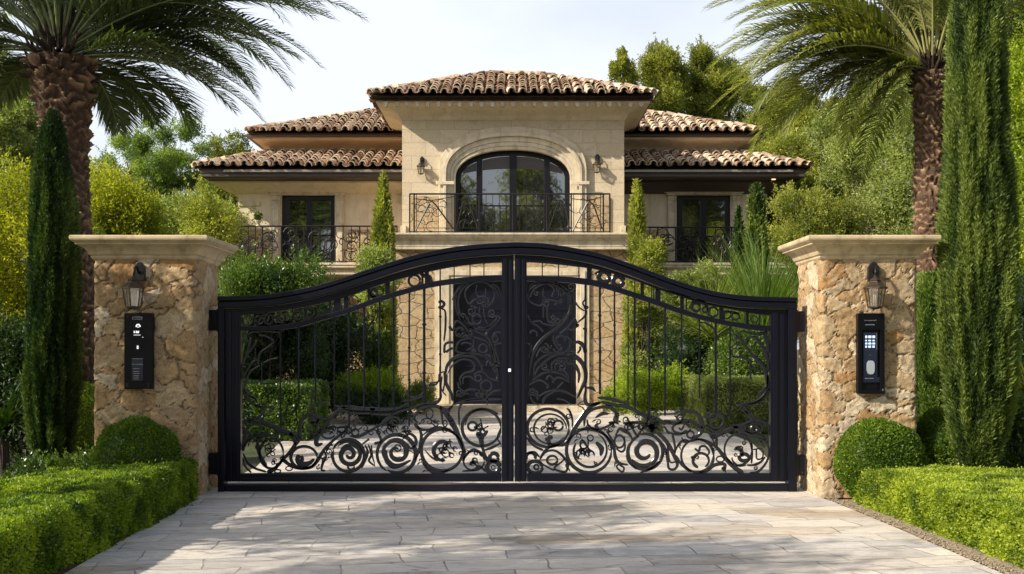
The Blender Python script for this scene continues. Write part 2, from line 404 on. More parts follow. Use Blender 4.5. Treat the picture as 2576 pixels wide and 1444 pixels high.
L['palmR'] = leafmat('sunny_palm_leaflet', (.06, .085, .02), (.20, .22, .06), (.46, .44, .18), .3, .4, .6)
L['spike'] = leafmat('spiky_blade', (.05, .10, .02), (.15, .24, .05), (.30, .38, .12), .3)

# ------------------------------------------------------------------ foliage
def leafV(P, D, Ln, W):
    n = len(P); D = unit(D); s = unit(np.cross(D, RNG.normal(size=(n, 3))))
    Ln = np.broadcast_to(Ln, (n,))[:, None]; W = np.broadcast_to(W, (n,))[:, None]
    V = np.empty((n, 4, 3)); V[:, 0] = P; V[:, 1] = P+D*Ln*.5+s*W*.5; V[:, 2] = P+D*Ln; V[:, 3] = P+D*Ln*.5-s*W*.5
    return V.reshape(-1, 3), np.arange(n*4).reshape(n, 4)
def leafobj(name, P, D, Ln, W, lr, mat, parent=None, base=None, extra=None, **k):
    V, F = leafV(P, D, Ln, W); lr = np.clip(lr, 0, 1)
    if extra is not None:
        ev, ef, ea = extra; F = np.vstack([F, ef+len(V)]); V = np.vstack([V, ev]); lr = np.concatenate([lr, np.full(len(ef), ea)])
    return mk(name, V, F, mat, parent, base, attr=[('lr', 'FACE', lr)], **k)
def ellq(c, r, nu=16, nv=10, amp=0, seed=0):
    """closed quad ellipsoid, used as a dark core that blocks light inside a shrub"""
    th = np.linspace(0, 2*PI, nu, endpoint=False); ph = np.linspace(-PI/2+.05, PI/2-.05, nv)
    T, Pn = np.meshgrid(th, ph); u = np.stack([np.cos(T)*np.cos(Pn), np.sin(T)*np.cos(Pn), np.sin(Pn)], -1).reshape(-1, 3)
    V = np.asarray(c)+u*np.asarray(r)*(1+amp*(vnoise(u*2+seed, seed)[:, None]-.5))
    F = [(i*nu+k, i*nu+(k+1) % nu, (i+1)*nu+(k+1) % nu, (i+1)*nu+k) for i in range(nv-1) for k in range(nu)]
    return V, np.array(F), .12  # low tone: shade inside the foliage put into the core's colour
def tone(P, sc, seed, a=.45, b=.45):
    return .5+(fbm(P*sc, seed)-.5)*2*a+(RNG.random(len(P))-.5)*b
# ------------------------------------------------------------------ the gate (measured on the gate plane, 10 m away)
GY = 10.0
def GX(dx): return (dx - CX) / 266.0
def GZ(dy): return CAMZ + (HOR - dy) / 266.0
FR = {'1': (830, 950, 1.4016), '2': (2000, 950, 1.4016), 'A': (950, 1500, 3.611), 'B': (1480, 1500, 3.611), 'C': (1700, 1100, 2.777),
      'D': (2090, 1100, 2.777), 'E': (2090, 1500, 3.611), 'F': (2560, 1500, 3.611), 'G': (950, 1240, 3.611), 'H': (2750, 1240, 3.611)}
def g(fr, x, y):
    a, b, s = FR[fr]; return GX((a+x/s)*.62890), GZ((b+y/s)*.62890)
def gw(fr, w): return w/FR[fr][2]*.6289/266.0

class Iron(MB):
    def stroke(s, fr, pts, w, y=0.0, d=.016, k=6, closed=False):
        """hammered bar with swelling width, following points on the gate plane"""
        P = np.array([g(fr, *p) for p in pts]); w = [w] if np.isscalar(w) else list(w)
        if closed: Q = catmull(np.vstack([P[-2], P, P[1]]), k)[k:-k]
        else: Q = catmull(P, k)
        n = len(Q); t = np.linspace(0, 1, n)
        W = np.interp(t, np.linspace(0, 1, len(w)), [gw(fr, a) for a in w]) * .60
        if not closed: W = W*np.clip(np.minimum(t, 1-t)*14+.45, 0, 1)
        T = np.gradient(Q, axis=0); T /= np.linalg.norm(T, axis=1)[:, None]+1e-9
        Nn = np.stack([-T[:, 1], T[:, 0]], 1); V = []
        sec = [(1, 0), (.62, .8), (-.62, .8), (-1, 0), (-.62, -.8), (.62, -.8)]
        for i in range(n):
            for a, b in sec: V.append((Q[i, 0]+Nn[i, 0]*W[i]*a, GY+y+b*d*.5, Q[i, 1]+Nn[i, 1]*W[i]*a))
        F = [(i*6+j, (i+1)*6+j, (i+1)*6+(j+1) % 6, i*6+(j+1) % 6) for i in range(n-1) for j in range(6)]
        F += [(5,4,3,2,1,0), tuple((n-1)*6+j for j in range(6))]
        s.add(V, F)
    def ring(s, fr, cx, cy, rx, w, ry=None, a0=0, a1=360, y=0.0, rot=0, d=.016):
        ry = ry or rx; n = 22; P = []
        for i in range(n+1):
            a = math.radians(a0+(a1-a0)*i/n); x = rx*math.cos(a); z = ry*math.sin(a); r = math.radians(rot)
            P.append((cx+x*math.cos(r)-z*math.sin(r), cy+x*math.sin(r)+z*math.cos(r)))
        s.stroke(fr, P, w, y, k=2, d=d)
    def spiral(s, fr, cx, cy, r0, r1, a0, turns, w, y=0.0):
        n = int(abs(turns)*18)+4; P = []
        for i in range(n+1):
            t = i/n; a = math.radians(a0)+turns*2*PI*t; r = r0+(r1-r0)*t; P.append((cx+r*math.cos(a), cy+r*math.sin(a)))
        s.stroke(fr, P, w, y, k=2)

def filler(s, fr, x0, x1, y0, y1, n, seed, r=(26, 52), w=13):
    """small C-scrolls and tendrils that knit the big roundels together"""
    q = random.Random(seed)
    for i in range(n):
        x = x0+(x1-x0)*(i+.5+q.uniform(-.4, .4))/n; y = q.uniform(y0, y1); rr = q.uniform(*r); a = q.uniform(0, 360); sg = q.choice((-1, 1))
        s.spiral(fr, x, y, rr, rr*.25, a, sg*q.uniform(.9, 1.4), [w*.7, w*1.5, w, w*.8])
        e = math.radians(a); s.stroke(fr, [(x+rr*math.cos(e), y+rr*math.sin(e)), (x+rr*1.5*math.cos(e-.5*sg), y+rr*1.5*math.sin(e-.5*sg)), (x+rr*2.3*math.cos(e-.6*sg), y+rr*2.0*math.sin(e-.6*sg)+20)], [w, w*1.6, w*.5])
def foil(s, fr, cx, cy, r, seed, n=7, w=16):
    """little tangled leaf-and-tendril filling of a roundel"""
    q = random.Random(seed)
    for i in range(n):
        a = q.uniform(0, 6.28); d = r*q.uniform(.1, .55); x = cx+d*math.cos(a); y = cy+d*math.sin(a); rr = r*q.uniform(.16, .38)
        s.ring(fr, x, y, rr, [w*.45, w*.85, w*.45], rr*q.uniform(.6, 1), q.uniform(0, 90), q.uniform(260, 400), rot=q.uniform(0, 90))
    for i in range(n//3):
        a = q.uniform(0, 6.28); b = a+q.uniform(1.2, 2.8)
        s.stroke(fr, [(cx+r*.85*math.cos(a), cy+r*.85*math.sin(a)), (cx+r*.3*math.cos(a+.6), cy+r*.3*math.sin(a+.6)), (cx+r*.55*math.cos(b), cy+r*.55*math.sin(b))], [w*.8, w*.5])

gate = thing('driveway_gate', 'black wrought iron double driveway gate with arched top and scrollwork', 'gate', (0.02, GY, 0))
XS1 = [68, 200, 350, 500, 650, 800, 950, 1100, 1250, 1400, 1550, 1650, 1722]
T1 = [332, 330, 320, 297, 263, 217, 167, 120, 82, 55, 40, 35, 31]
B1 = [436, 434, 420, 398, 368, 328, 272, 228, 190, 162, 146, 141, 139]
R1 = [498, 497, 497, 476, 435, 392, 336, 290, 250, 228, 214, 211, 210]
R2 = [523, 522, 520, 506, 463, 421, 366, 320, 281, 259, 248, 244, 243]
XS2 = [78, 150, 250, 400, 550, 700, 850, 1000, 1150, 1300, 1450, 1575, 1655]
T2 = [30, 33, 38, 60, 92, 140, 196, 250, 294, 321, 333, 336, 337]
B2 = [139, 139, 145, 160, 182, 225, 276, 322, 372, 405, 432, 441, 443]
Q1 = [217, 217, 217, 222, 243, 290, 340, 395, 440, 472, 490, 498, 500]
Q2 = [245, 245, 247, 256, 278, 322, 372, 425, 468, 500, 522, 527, 528]
def cur(fr, xs, ys, x0, x1, n=36, off=0.0):
    xx = np.linspace(x0, x1, n); P = catmull(np.stack([xs, ys], 1), 6); yy = np.interp(xx, P[:, 0], P[:, 1])
    o = [g(fr, a, b+off) for a, b in zip(xx, yy)]; return [p[0] for p in o], [p[1] for p in o]
def cval(xs, ys, x): P = catmull(np.stack([xs, ys], 1), 6); return float(np.interp(x, P[:, 0], P[:, 1]))
iron = M['iron']
# fixed frame: arched head beam in three stepped mouldings, two posts, sill
hb = MB()
xa, za = cur('1', XS1, T1, 68, 1722, 50); xb, zb = cur('2', XS2, T2, 78, 1655, 50)
xs = xa+xb[1:]; zt = np.array(za+zb[1:])
hb.band(xs, zt, zt-.042, GY-.085, GY+.085)
hb.band(xs, zt-.042, zt-.052, GY-.060, GY+.060)
hb.band(xs, zt-.052, zt-.108, GY-.075, GY+.075)
hb.build('arched_beam', iron, gate, bevel=.006)
def post(fr, x0, x1, ytop):
    m = MB(); a, z1 = g(fr, x0, ytop); b, _ = g(fr, x1, ytop)
    w = b-a
    m.box(a, b, GY-.07, GY+.07, 0.0, z1-.105); m.box(a+w*.2, b-w*.2, GY-.078, GY-.07, .02, z1-.12)
    return m.build('gate_post', iron, gate, bevel=.005)
post('1', 68, 103, 332); post('2', 1607, 1655, 337)
s = MB(); s.box(g('1', 104, 0)[0], g('2', 1606, 0)[0], GY-.06, GY+.06, .004, .066); s.build('sill_beam', iron, gate, bevel=.005)

def leaf(fr, x_h0, x_h1, x_m0, x_m1, xs, b, r1, r2, T):
    """gate leaf: hinge stile x_h0..x_h1, meeting stile x_m0..x_m1"""
    lo, hi = min(x_h0, x_m0), max(x_h1, x_m1); zb0 = g(fr, 0, 1366)[1]; zb1 = g(fr, 0, 1322)[1]
    frm = MB()
    # top rail
    o0 = cur(fr, xs, T, lo, hi, 40, 68); o1 = cur(fr, xs, b, lo, hi, 40)
    zt = np.maximum(np.array(o0[1]), np.array(o1[1])+.012); frm.band(o0[0], zt, np.array(o1[1]), GY-.03, GY+.03)
    frm.band(o0[0], zt-.006, np.minimum(zt-.026, zt), GY-.040, GY-.03)
    lf = frm.build('gate_leaf', iron, gate, bevel=.004)
    lf['label'] = 'left gate leaf' if fr == '1' else 'right gate leaf'
    def stile(a, c):
        m = MB(); xa = g(fr, a, 0)[0]; xc = g(fr, c, 0)[0]
        z = g(fr, 0, cval(xs, T, (a+c)/2)+72)[1]; w = xc-xa
        m.box(xa, xc, GY-.034, GY+.034, zb0, z-.004); m.box(xa+w*.14, xa+w*.42, GY-.046, GY-.034, zb0+.004, z-.02); m.box(xa+w*.62, xa+w*.86, GY-.041, GY-.034, zb0+.02, z-.04)
        m.build('stile', iron, lf, bevel=.004)
    stile(x_h0, x_h1); stile(x_m0, x_m1)
    i0, i1 = (x_h1, x_m0) if x_h0 < x_m0 else (x_m1, x_h0)
    m = MB(); m.box(g(fr, i0, 0)[0]+.002, g(fr, i1, 0)[0]-.002, GY-.034, GY+.034, zb0, zb1); m.box(g(fr, i0, 0)[0]+.004, g(fr, i1, 0)[0]-.004, GY-.043, GY-.034, zb0+.01, zb0+.035)
    m.build('bottom_rail', iron, lf, bevel=.004)
    m = MB(); o0 = cur(fr, xs, r1, i0, i1, 40); o1 = cur(fr, xs, r2, i0, i1, 40)
    m.band(o0[0], o0[1], o1[1], GY-.03, GY+.03); m.build('curved_rail', iron, lf, bevel=.004)
    return lf
LL = leaf('1', 106, 190, 1650, 1717, XS1, B1, R1, R2, T1)
LR = leaf('2', 1512, 1604, 82, 150, XS2, B2, Q1, Q2, T2)

# pickets: (x, bottom, width)
def pickets(fr, lf, rows, xs, r2):
    for x, yb, w in rows:
        P = MB(); X0, zt = g(fr, x, cval(xs, r2, x)-4); zb = g(fr, x, yb)[1]; r = gw(fr, w)/2
        q = random.Random(x)
        n = 9; zz = np.linspace(zt, zb, n); P.tube([(X0+q.uniform(-.0015, .0015), GY, z) for z in zz], r, 6)
        if w > 9:
            for zc in (.35+q.uniform(-.1, .1), .7+q.uniform(-.12, .12)):
                z = zt+(zb-zt)*zc; P.lathe((X0, GY, z), [(r*.9, -.012), (r*1.7, -.004), (r*1.7, .004), (r*.9, .012)], 8)
        P.build('picket', iron, lf)
pickets('1', LL, [(410, 1066, 9), (512, 930, 9), (605, 930, 9), (712, 990, 7), (793, 1070, 11), (878, 970, 11), (963, 1010, 9), (1043, 980, 11), (1131, 1060, 10), (1215, 930, 15), (1305, 900, 10)], XS1, R2)
pickets('2', LR, [(480, 890, 10), (560, 880, 13), (642, 895, 10), (718, 960, 7), (755, 960, 13), (837, 1010, 11), (925, 1000, 11), (1018, 975, 9), (1118, 900, 8), (1210, 985, 14), (1290, 1015, 10)], XS2, Q2)

# ornaments between the two curved rails
def trib(fr, lf, bars, rings, xs, b, r1):
    for x, w in bars:
        m = Iron()
        y0 = cval(xs, b, x)-3; y1 = cval(xs, r1, x)+3; X0, zt = g(fr, x, y0); _, zb = g(fr, x, y1); h = gw(fr, w)/2
        m.box(X0-h, X0+h, GY-.016, GY+.016, zb, zt); m.build('divider', iron, lf)
    for x, r, w in rings:
        y = (cval(xs, b, x)+cval(xs, r1, x))/2; m = Iron(); m.ring(fr, x, y, r, w); m.build('ring', M['scroll'], lf)
trib('1', LL, [(480, 5), (548, 7), (628, 5), (690, 10), (716, 10), (735, 26), (778, 24), (905, 12), (1010, 26), (1045, 5), (1230, 22), (1205, 12), (1383, 6), (1305, 6), (1472, 6), (1550, 6)],
     [(505, 24, 14), (576, 25, 12), (225, 26, 8), (1160, 32, 12), (930, 20, 14), (290, 24, 7), (345, 26, 9), (410, 26, 8), (445, 16, 7), (380, 14, 6), (820, 26, 6)], XS1, B1, R1)
m = Iron(); m.stroke('1', [(195, 440), (205, 492), (270, 495), (265, 450), (230, 470)], [8, 14, 8]); m.build('tendril', M['scroll'], LL); m = Iron(); m.stroke('1', [(275, 495), (310, 440), (345, 432), (330, 480)], [6, 12, 6]); m.build('tendril', M['scroll'], LL); m = Iron(); m.stroke('1', [(350, 495), (390, 440), (420, 470), (455, 430)], [6, 10, 6]); m.build('tendril', M['scroll'], LL)
m = Iron(); m.stroke('1', [(1190, 205), (1240, 225), (1260, 262)], [10, 30, 12]); m.build('tendril', M['scroll'], LL); m = Iron(); m.stroke('1', [(900, 300), (940, 335), (985, 320)], [12, 26, 12]); m.build('tendril', M['scroll'], LL)
trib('2', LR, [(237, 6), (328, 6), (442, 6), (500, 26), (797, 18), (885, 28), (862, 6), (850, 5), (1020, 20), (1045, 6), (1240, 22), (1385, 14), (1455, 6), (1390, 5), (755, 5)],
     [(583, 30, 24), (662, 28, 24), (1195, 26, 10), (1270, 22, 8), (1320, 20, 9), (1100, 22, 12), (1150, 14, 10), (1425, 18, 7)], XS2, B2, Q1)
m = Iron(); m.stroke('2', [(1060, 400), (1090, 360), (1150, 372), (1165, 410)], [8, 22, 8]); m.build('tendril', M['scroll'], LR); m = Iron(); m.stroke('2', [(1255, 470), (1262, 420), (1330, 425), (1350, 460)], [8, 12, 8]); m.build('tendril', M['scroll'], LR); m = Iron(); m.stroke('2', [(530, 205), (560, 190)], [10, 14]); m.build('tendril', M['scroll'], LR)

# lower scrollwork, left leaf
s = Iron()
s.spiral('A', 1600, 1165, 238, 225, 200, 1.0, [30, 44, 40, 34]); s.spiral('A', 1610, 1150, 200, 22, 215, 1.9, [26, 52, 62, 50, 34], y=.002)
s.stroke('A', [(1490, 1070), (1560, 1020), (1660, 1010), (1740, 1070), (1770, 1130)], [20, 40, 30]); s.ring('A', 1640, 1320, 45, 26)
s.ring('A', 490, 1135, 172, [26, 36, 26], 215); s.ring('A', 960, 1190, 190, [30, 42, 30], 160)
s.stroke('A', [(885, 1150), (870, 1230), (930, 1290), (1040, 1270), (1110, 1210)], [50, 80, 30]); s.stroke('A', [(930, 1160), (940, 1250)], [40, 50])
s.stroke('A', [(80, 1130), (150, 1270), (260, 1350), (420, 1400)], [22, 34, 26]); s.stroke('A', [(80, 1200), (110, 1320), (200, 1410)], [16, 26])
s.stroke('A', [(75, 700), (200, 655), (340, 670), (600, 780), (900, 905)], [30, 45, 70, 60]); s.stroke('A', [(900, 905), (830, 1010), (740, 1130), (640, 1240), (540, 1350), (430, 1410)], [60, 40, 36, 60])
s.stroke('A', [(760, 830), (800, 900), (840, 1010)], [70, 50, 30])
s.stroke('A', [(640, 1210), (760, 1300), (900, 1350), (1060, 1330), (1160, 1230), (1250, 1080), (1400, 930), (1540, 820), (1600, 740)], [50, 36, 44, 34, 30])
s.stroke('A', [(910, 920), (895, 780), (930, 640), (1030, 570), (1130, 590), (1165, 650), (1110, 700), (1060, 660)], [50, 46, 40, 60, 50]); s.ring('A', 1080, 650, 40, 40)
s.stroke('A', [(1000, 740), (1040, 820), (1130, 850), (1230, 770), (1330, 640), (1430, 530), (1560, 460), (1700, 455)], [30, 40, 46, 30])
s.stroke('A', [(1000, 560), (1060, 470), (1130, 405), (1320, 390)], [16, 24, 20]); s.stroke('A', [(1400, 445), (1620, 480), (1800, 490), (1990, 495)], [20, 60, 50])
s.stroke('A', [(1130, 730), (1180, 640), (1300, 640)], [20, 40, 20]); s.stroke('A', [(1430, 580), (1520, 510), (1640, 550), (1990, 555)], [20, 36, 24])
s.ring('A', 1310, 840, 100, [22, 30], 75, 20, 330); s.stroke('A', [(1180, 860), (1140, 940), (1150, 1010), (1230, 990)], [40, 60, 30]); s.ring('A', 1500, 790, 55, 22, 40); s.ring('A', 1600, 800, 46, 20)
s.stroke('A', [(1330, 740), (1450, 760), (1560, 740), (1640, 670), (1740, 620)], [18, 26, 20]); s.stroke('A', [(1620, 880), (1750, 890), (1880, 820), (1990, 770)], [24, 40, 24]); s.ring('A', 1700, 830, 50, 24)
s.stroke('A', [(1290, 1100), (1330, 1020), (1380, 1010)], [20, 26]); s.stroke('A', [(1250, 1090), (1280, 1180), (1230, 1280), (1215, 1370), (1270, 1380)], [20, 34, 24])
s.stroke('A', [(1180, 1180), (1230, 1220), (1220, 1300)], 24); s.stroke('A', [(1840, 1010), (1880, 1110), (1840, 1240), (1790, 1350)], [20, 36, 20]); s.stroke('A', [(1800, 1000), (1880, 940), (1900, 920)], [20, 30])
s.stroke('A', [(1890, 1000), (1930, 1150), (1900, 1240), (1990, 1320)], [18, 30, 20]); s.stroke('A', [(90, 1050), (160, 930), (300, 870), (460, 840)], [26, 46, 30]); s.stroke('A', [(210, 980), (290, 910), (400, 880), (500, 870), (610, 920)], [16, 36, 20])
s.ring('A', 240, 790, 105, [20, 36, 20], 82); s.stroke('A', [(80, 740), (120, 860), (90, 1000), (80, 1100)], [40, 60, 36]); s.stroke('A', [(310, 880), (290, 1000), (310, 1120), (420, 1330)], [40, 36, 50])
foil(s, 'A', 450, 1110, 130, 3, 5, 22); foil(s, 'A', 560, 1260, 80, 5, 4, 20); s.ring('A', 580, 1390, 45, 18, 25); s.ring('A', 745, 1350, 48, 16, 30); foil(s, 'A', 1600, 840, 90, 9, 4, 16)
s.stroke('A', [(80, 205), (150, 330), (240, 430), (400, 465), (520, 455)], [36, 34, 24]); s.stroke('A', [(230, 440), (340, 460), (385, 530), (290, 610), (180, 650), (75, 660)], [18, 26, 30]); s.stroke('A', [(110, 210), (170, 290), (260, 345), (290, 410)], [20, 26, 14]); s.stroke('A', [(80, 380), (150, 370), (110, 330)], [16, 24])
s.stroke('A', [(340, 660), (380, 600), (490, 510)], [16, 30, 14])
# B crop
s.spiral('B', 385, 1140, 285, 270, 120, 1.0, [28, 48, 54, 34]); s.spiral('B', 385, 1110, 205, 40, 150, 1.45, [34, 66, 70, 44, 20], y=.002); s.ring('B', 400, 1055, 46, 20)
s.stroke('B', [(215, 1080), (240, 1220), (330, 1310), (450, 1300), (590, 1230)], [50, 74, 24])
s.ring('B', 1040, 1085, 300, [32, 46, 40, 30]); s.stroke('B', [(750, 1260), (850, 1370), (1000, 1410), (1150, 1370)], [20, 46, 30]); s.spiral('B', 1060, 1080, 160, 110, 80, .65, [30, 62, 40])
foil(s, 'B', 1130, 1080, 190, 12, 9, 26); s.stroke('B', [(790, 1080), (880, 1180), (980, 1240)], [12, 24, 30])
s.ring('B', 1610, 760, 280, [28, 42, 30], 265); s.stroke('B', [(1370, 740), (1420, 590), (1560, 500), (1720, 500), (1860, 570)], [16, 36, 18]); s.ring('B', 1480, 740, 62, 30); foil(s, 'B', 1590, 760, 150, 21, 6, 24)
s.stroke('B', [(1620, 1030), (1600, 920), (1560, 850), (1640, 870), (1700, 800)], [60, 60, 34]); s.stroke('B', [(1620, 1030), (1650, 1130), (1720, 1260)], [36, 30])
s.stroke('B', [(480, 380), (640, 350), (780, 290)], [18, 40, 14]); s.stroke('B', [(520, 250), (600, 320), (700, 310), (790, 240)], [20, 26, 12]); s.stroke('B', [(0, 490), (200, 500), (400, 480), (560, 400)], [60, 44, 20]); s.stroke('B', [(0, 560), (200, 575), (330, 570)], [30, 20])
s.stroke('B', [(0, 790), (150, 720), (250, 620), (400, 540), (600, 480), (780, 410), (950, 400), (1020, 320), (1010, 200)], [20, 34, 30, 44, 24])
s.stroke('B', [(160, 770), (240, 660), (340, 610), (420, 640), (440, 720)], [20, 36, 24]); s.stroke('B', [(700, 700), (640, 620), (720, 500), (860, 450), (1010, 470), (1130, 600), (1230, 770), (1290, 920), (1350, 1080), (1360, 1240)], [22, 38, 40, 70, 60, 34])
s.stroke('B', [(1020, 440), (1040, 600), (1050, 720)], [30, 22]); s.stroke('B', [(1130, 600), (1140, 500), (1200, 440)], [26, 40, 24]); s.stroke('B', [(640, 700), (720, 780), (840, 790), (960, 740)], [44, 34, 20])
s.ring('B', 860, 560, 50, 22, 70); s.stroke('B', [(690, 740), (740, 860), (720, 1050), (650, 1230)], [24, 44, 30]); s.stroke('B', [(750, 880), (860, 800), (1000, 760), (1160, 800), (1290, 920)], [16, 36, 24]); s.stroke('B', [(860, 640), (980, 700), (950, 740), (880, 690)], 18); s.ring('B', 1085, 700, 28, 18, 46)
foil(s, 'B', 300, 780, 150, 31, 8, 26); foil(s, 'B', 520, 800, 100, 33, 6, 24); s.stroke('B', [(470, 930), (560, 850), (650, 900), (660, 1000), (590, 1060), (520, 980)], [24, 40, 24]); s.stroke('B', [(100, 700), (130, 860), (160, 960), (60, 990)], [20, 34, 40]); s.stroke('B', [(540, 1070), (650, 1140)], [12, 10])
s.stroke('B', [(20, 1010), (30, 1150), (70, 1300)], [20, 26, 12]); s.stroke('B', [(1290, 750), (1290, 480), (1400, 370), (1620, 350)], [22, 30, 14]); s.stroke('B', [(1330, 1240), (1480, 1080), (1640, 1160), (1700, 1290)], [24, 38, 24]); foil(s, 'B', 1510, 1250, 110, 41, 6, 24); s.ring('B', 1500, 1240, 150, 24, 140)
s.ring('B', 1780, 1330, 90, 62); s.ring('B', 1790, 1190, 60, 50); s.ring('B', 1780, 1335, 28, 14); s.stroke('B', [(1640, 1090), (1760, 1050), (1890, 980)], [20, 36, 20]); s.stroke('B', [(1890, 760), (1840, 900), (1890, 1000)], [16, 22])
s.stroke('B', [(1330, 1390), (1500, 1370), (1580, 1320), (1680, 1400)], [20, 40, 24]); s.stroke('B', [(820, 200), (880, 150), (960, 130), (1000, 60)], [14, 24, 16]); s.stroke('B', [(1020, 450), (1090, 490), (1170, 480), (1210, 400)], [20, 26, 14])
s.stroke('B', [(1080, 0), (1100, 150), (1170, 280), (1190, 380)], [24, 20]); s.stroke('B', [(1040, 10), (1030, 200), (1100, 300)], [20, 16])
filler(s, 'A', 1150, 1950, 680, 900, 9, 3); filler(s, 'A', 120, 700, 900, 1350, 5, 4); filler(s, 'B', 60, 1250, 620, 900, 10, 5); filler(s, 'B', 640, 1700, 560, 1380, 9, 6, (22, 42)); filler(s, 'A', 1150, 1350, 1050, 1350, 3, 8)
s.build('lower_scrollwork', M['scroll'], LL)

# centre scroll panel, left leaf
s = Iron()
s.ring('C', 600, 330, 235, [18, 26, 18], 275, 30, 345); s.ring('C', 610, 220, 165, [12, 18], 145, 100, 420); s.stroke('C', [(300, 280), (380, 140), (450, 95)], [14, 20]); s.stroke('C', [(340, 200), (350, 400), (440, 520), (560, 620), (700, 700), (755, 850), (790, 1000), (810, 1170)], [16, 30, 34, 40])
s.stroke('C', [(850, 470), (800, 530), (700, 620), (690, 680)], [20, 30]); s.stroke('C', [(700, 90), (800, 130), (850, 240)], [12, 20, 12]); s.stroke('C', [(500, 320), (560, 270), (720, 260)], 14); s.stroke('C', [(675, 150), (675, 260), (700, 300), (720, 250)], 12); s.stroke('C', [(580, 110), (565, 180), (585, 235), (665, 232)], 10)
s.stroke('C', [(605, 350), (605, 430)], 12); s.stroke('C', [(655, 330), (655, 450), (690, 540)], 12); s.ring('C', 575, 490, 48, 12, 55); s.stroke('C', [(470, 470), (490, 530), (560, 550)], 12); s.stroke('C', [(590, 580), (680, 590), (730, 550)], 12)
s.ring('C', 390, 635, 50, 18); s.stroke('C', [(310, 600), (350, 510), (440, 570), (490, 660), (540, 720), (530, 800), (460, 835)], [12, 22, 16]); s.stroke('C', [(340, 830), (370, 750), (450, 705), (560, 700), (680, 740), (740, 830), (765, 960)], [14, 24, 20]); s.ring('C', 645, 815, 45, 16, 48); s.stroke('C', [(400, 770), (450, 750), (520, 770)], 12); s.stroke('C', [(330, 830), (400, 870), (560, 880), (680, 910), (770, 980)], [16, 30, 20])
s.stroke('C', [(225, 1110), (250, 1000), (330, 920), (460, 890), (560, 920), (620, 1000), (640, 1070)], [24, 42, 24]); s.stroke('C', [(250, 1100), (310, 1000), (400, 940), (500, 950), (550, 1000), (530, 1060), (440, 1090), (390, 1150), (400, 1230)], [14, 20, 16]); s.stroke('C', [(240, 1100), (240, 1200), (290, 1300), (310, 1390)], [26, 20]); s.stroke('C', [(210, 1070), (215, 1200), (200, 1300)], [12, 18])
s.stroke('C', [(540, 1110), (600, 1075), (660, 1090), (720, 1150), (820, 1170)], [12, 22, 14]); s.stroke('C', [(420, 1210), (430, 1140), (500, 1130), (540, 1160)], [12, 20]); s.stroke('C', [(360, 1190), (380, 1250), (430, 1290)], 14); s.stroke('C', [(340, 1350), (430, 1300), (500, 1270), (600, 1290), (700, 1330), (760, 1290), (840, 1280)], [12, 24, 14]); s.stroke('C', [(690, 1330), (690, 1444)], 20)
s.stroke('C', [(320, 1444), (430, 1400), (600, 1385), (850, 1380)], [14, 22, 14]); s.ring('C', 680, 1230, 60, 18); s.ring('C', 590, 1145, 36, 14)
s.stroke('C', [(150, 310), (180, 290), (215, 320), (180, 365), (150, 350)], [24, 30]); s.stroke('C', [(180, 370), (225, 410), (225, 600), (210, 740)], [14, 22, 16]); s.stroke('C', [(215, 870), (220, 780), (260, 750), (320, 750)], [24, 24]); s.stroke('C', [(230, 860), (270, 830), (310, 810)], 24); s.stroke('C', [(270, 565), (300, 610), (340, 590)], [30, 20])
s.stroke('C', [(165, 1000), (170, 1200), (170, 1400)], [16, 18]); s.stroke('C', [(750, 680), (780, 640), (840, 640)], [10, 18]); s.ring('C', 780, 710, 28, 18, 40); s.stroke('C', [(850, 760), (780, 770), (780, 850), (820, 960)], [12, 20, 12])
s.stroke('C', [(0, 1240), (80, 1200), (150, 1180), (160, 1100), (215, 1070)], [10, 18, 12])
filler(s, 'C', 340, 820, 560, 1350, 9, 23, (24, 46), 9); filler(s, 'C', 360, 820, 120, 520, 5, 24, (24, 50), 9)
s.build('centre_scroll', M['scroll'], LL)
# outer vine, left leaf
s = Iron()
s.stroke('G', [(66, 1010), (66, 830), (130, 660), (230, 530), (280, 430)], [22, 34, 24]); s.stroke('G', [(85, 1010), (140, 880), (210, 760), (280, 720)], [14, 26, 14]); s.stroke('G', [(100, 1150), (130, 1010), (190, 890), (320, 800)], [26, 30, 16]); s.stroke('G', [(75, 340), (150, 350), (220, 315), (300, 320)], [30, 36, 18]); s.stroke('G', [(75, 420), (120, 460), (170, 400), (160, 560), (110, 640)], [30, 50, 20]); s.stroke('G', [(310, 365), (430, 390), (520, 470), (330, 620), (300, 780)], [14, 22, 20, 26]); s.stroke('G', [(370, 760), (480, 715), (580, 690)], [10, 18, 10])
s.stroke('G', [(90, 1150), (150, 1230), (250, 1280), (290, 1350)], [20, 30, 14]); s.stroke('G', [(310, 310), (500, 312), (600, 330), (600, 400)], [10, 16, 12]); s.stroke('G', [(350, 750), (350, 1080)], [10, 12]); s.stroke('G', [(255, 540), (255, 720)], 10)
s.build('vine_scroll', M['scroll'], LL)

# lower scrollwork, right leaf
s = Iron()
s.ring('E', 370, 765, 300, [30, 40, 34], 275); s.ring('E', 400, 780, 235, [16, 26, 20], 215, 30, 360); s.stroke('E', [(440, 900), (380, 910), (385, 990), (460, 1010), (560, 960)], [50, 56, 26]); s.ring('E', 515, 730, 70, 28); foil(s, 'E', 380, 740, 150, 51, 6, 24)
s.ring('E', 960, 1090, 325, [30, 46, 40, 32], 320); s.spiral('E', 960, 1090, 270, 215, 300, .75, [20, 34, 30]); foil(s, 'E', 900, 1080, 200, 55, 10, 28); s.stroke('E', [(1060, 970), (1140, 1060), (1130, 1170)], [40, 70, 30]); s.ring('E', 980, 910, 42, 20)
s.spiral('E', 1770, 1110, 260, 245, 250, 1.0, [34, 44, 50, 40]); s.spiral('E', 1770, 1110, 215, 75, 150, -1.35, [34, 60, 74, 60, 34], y=.002)
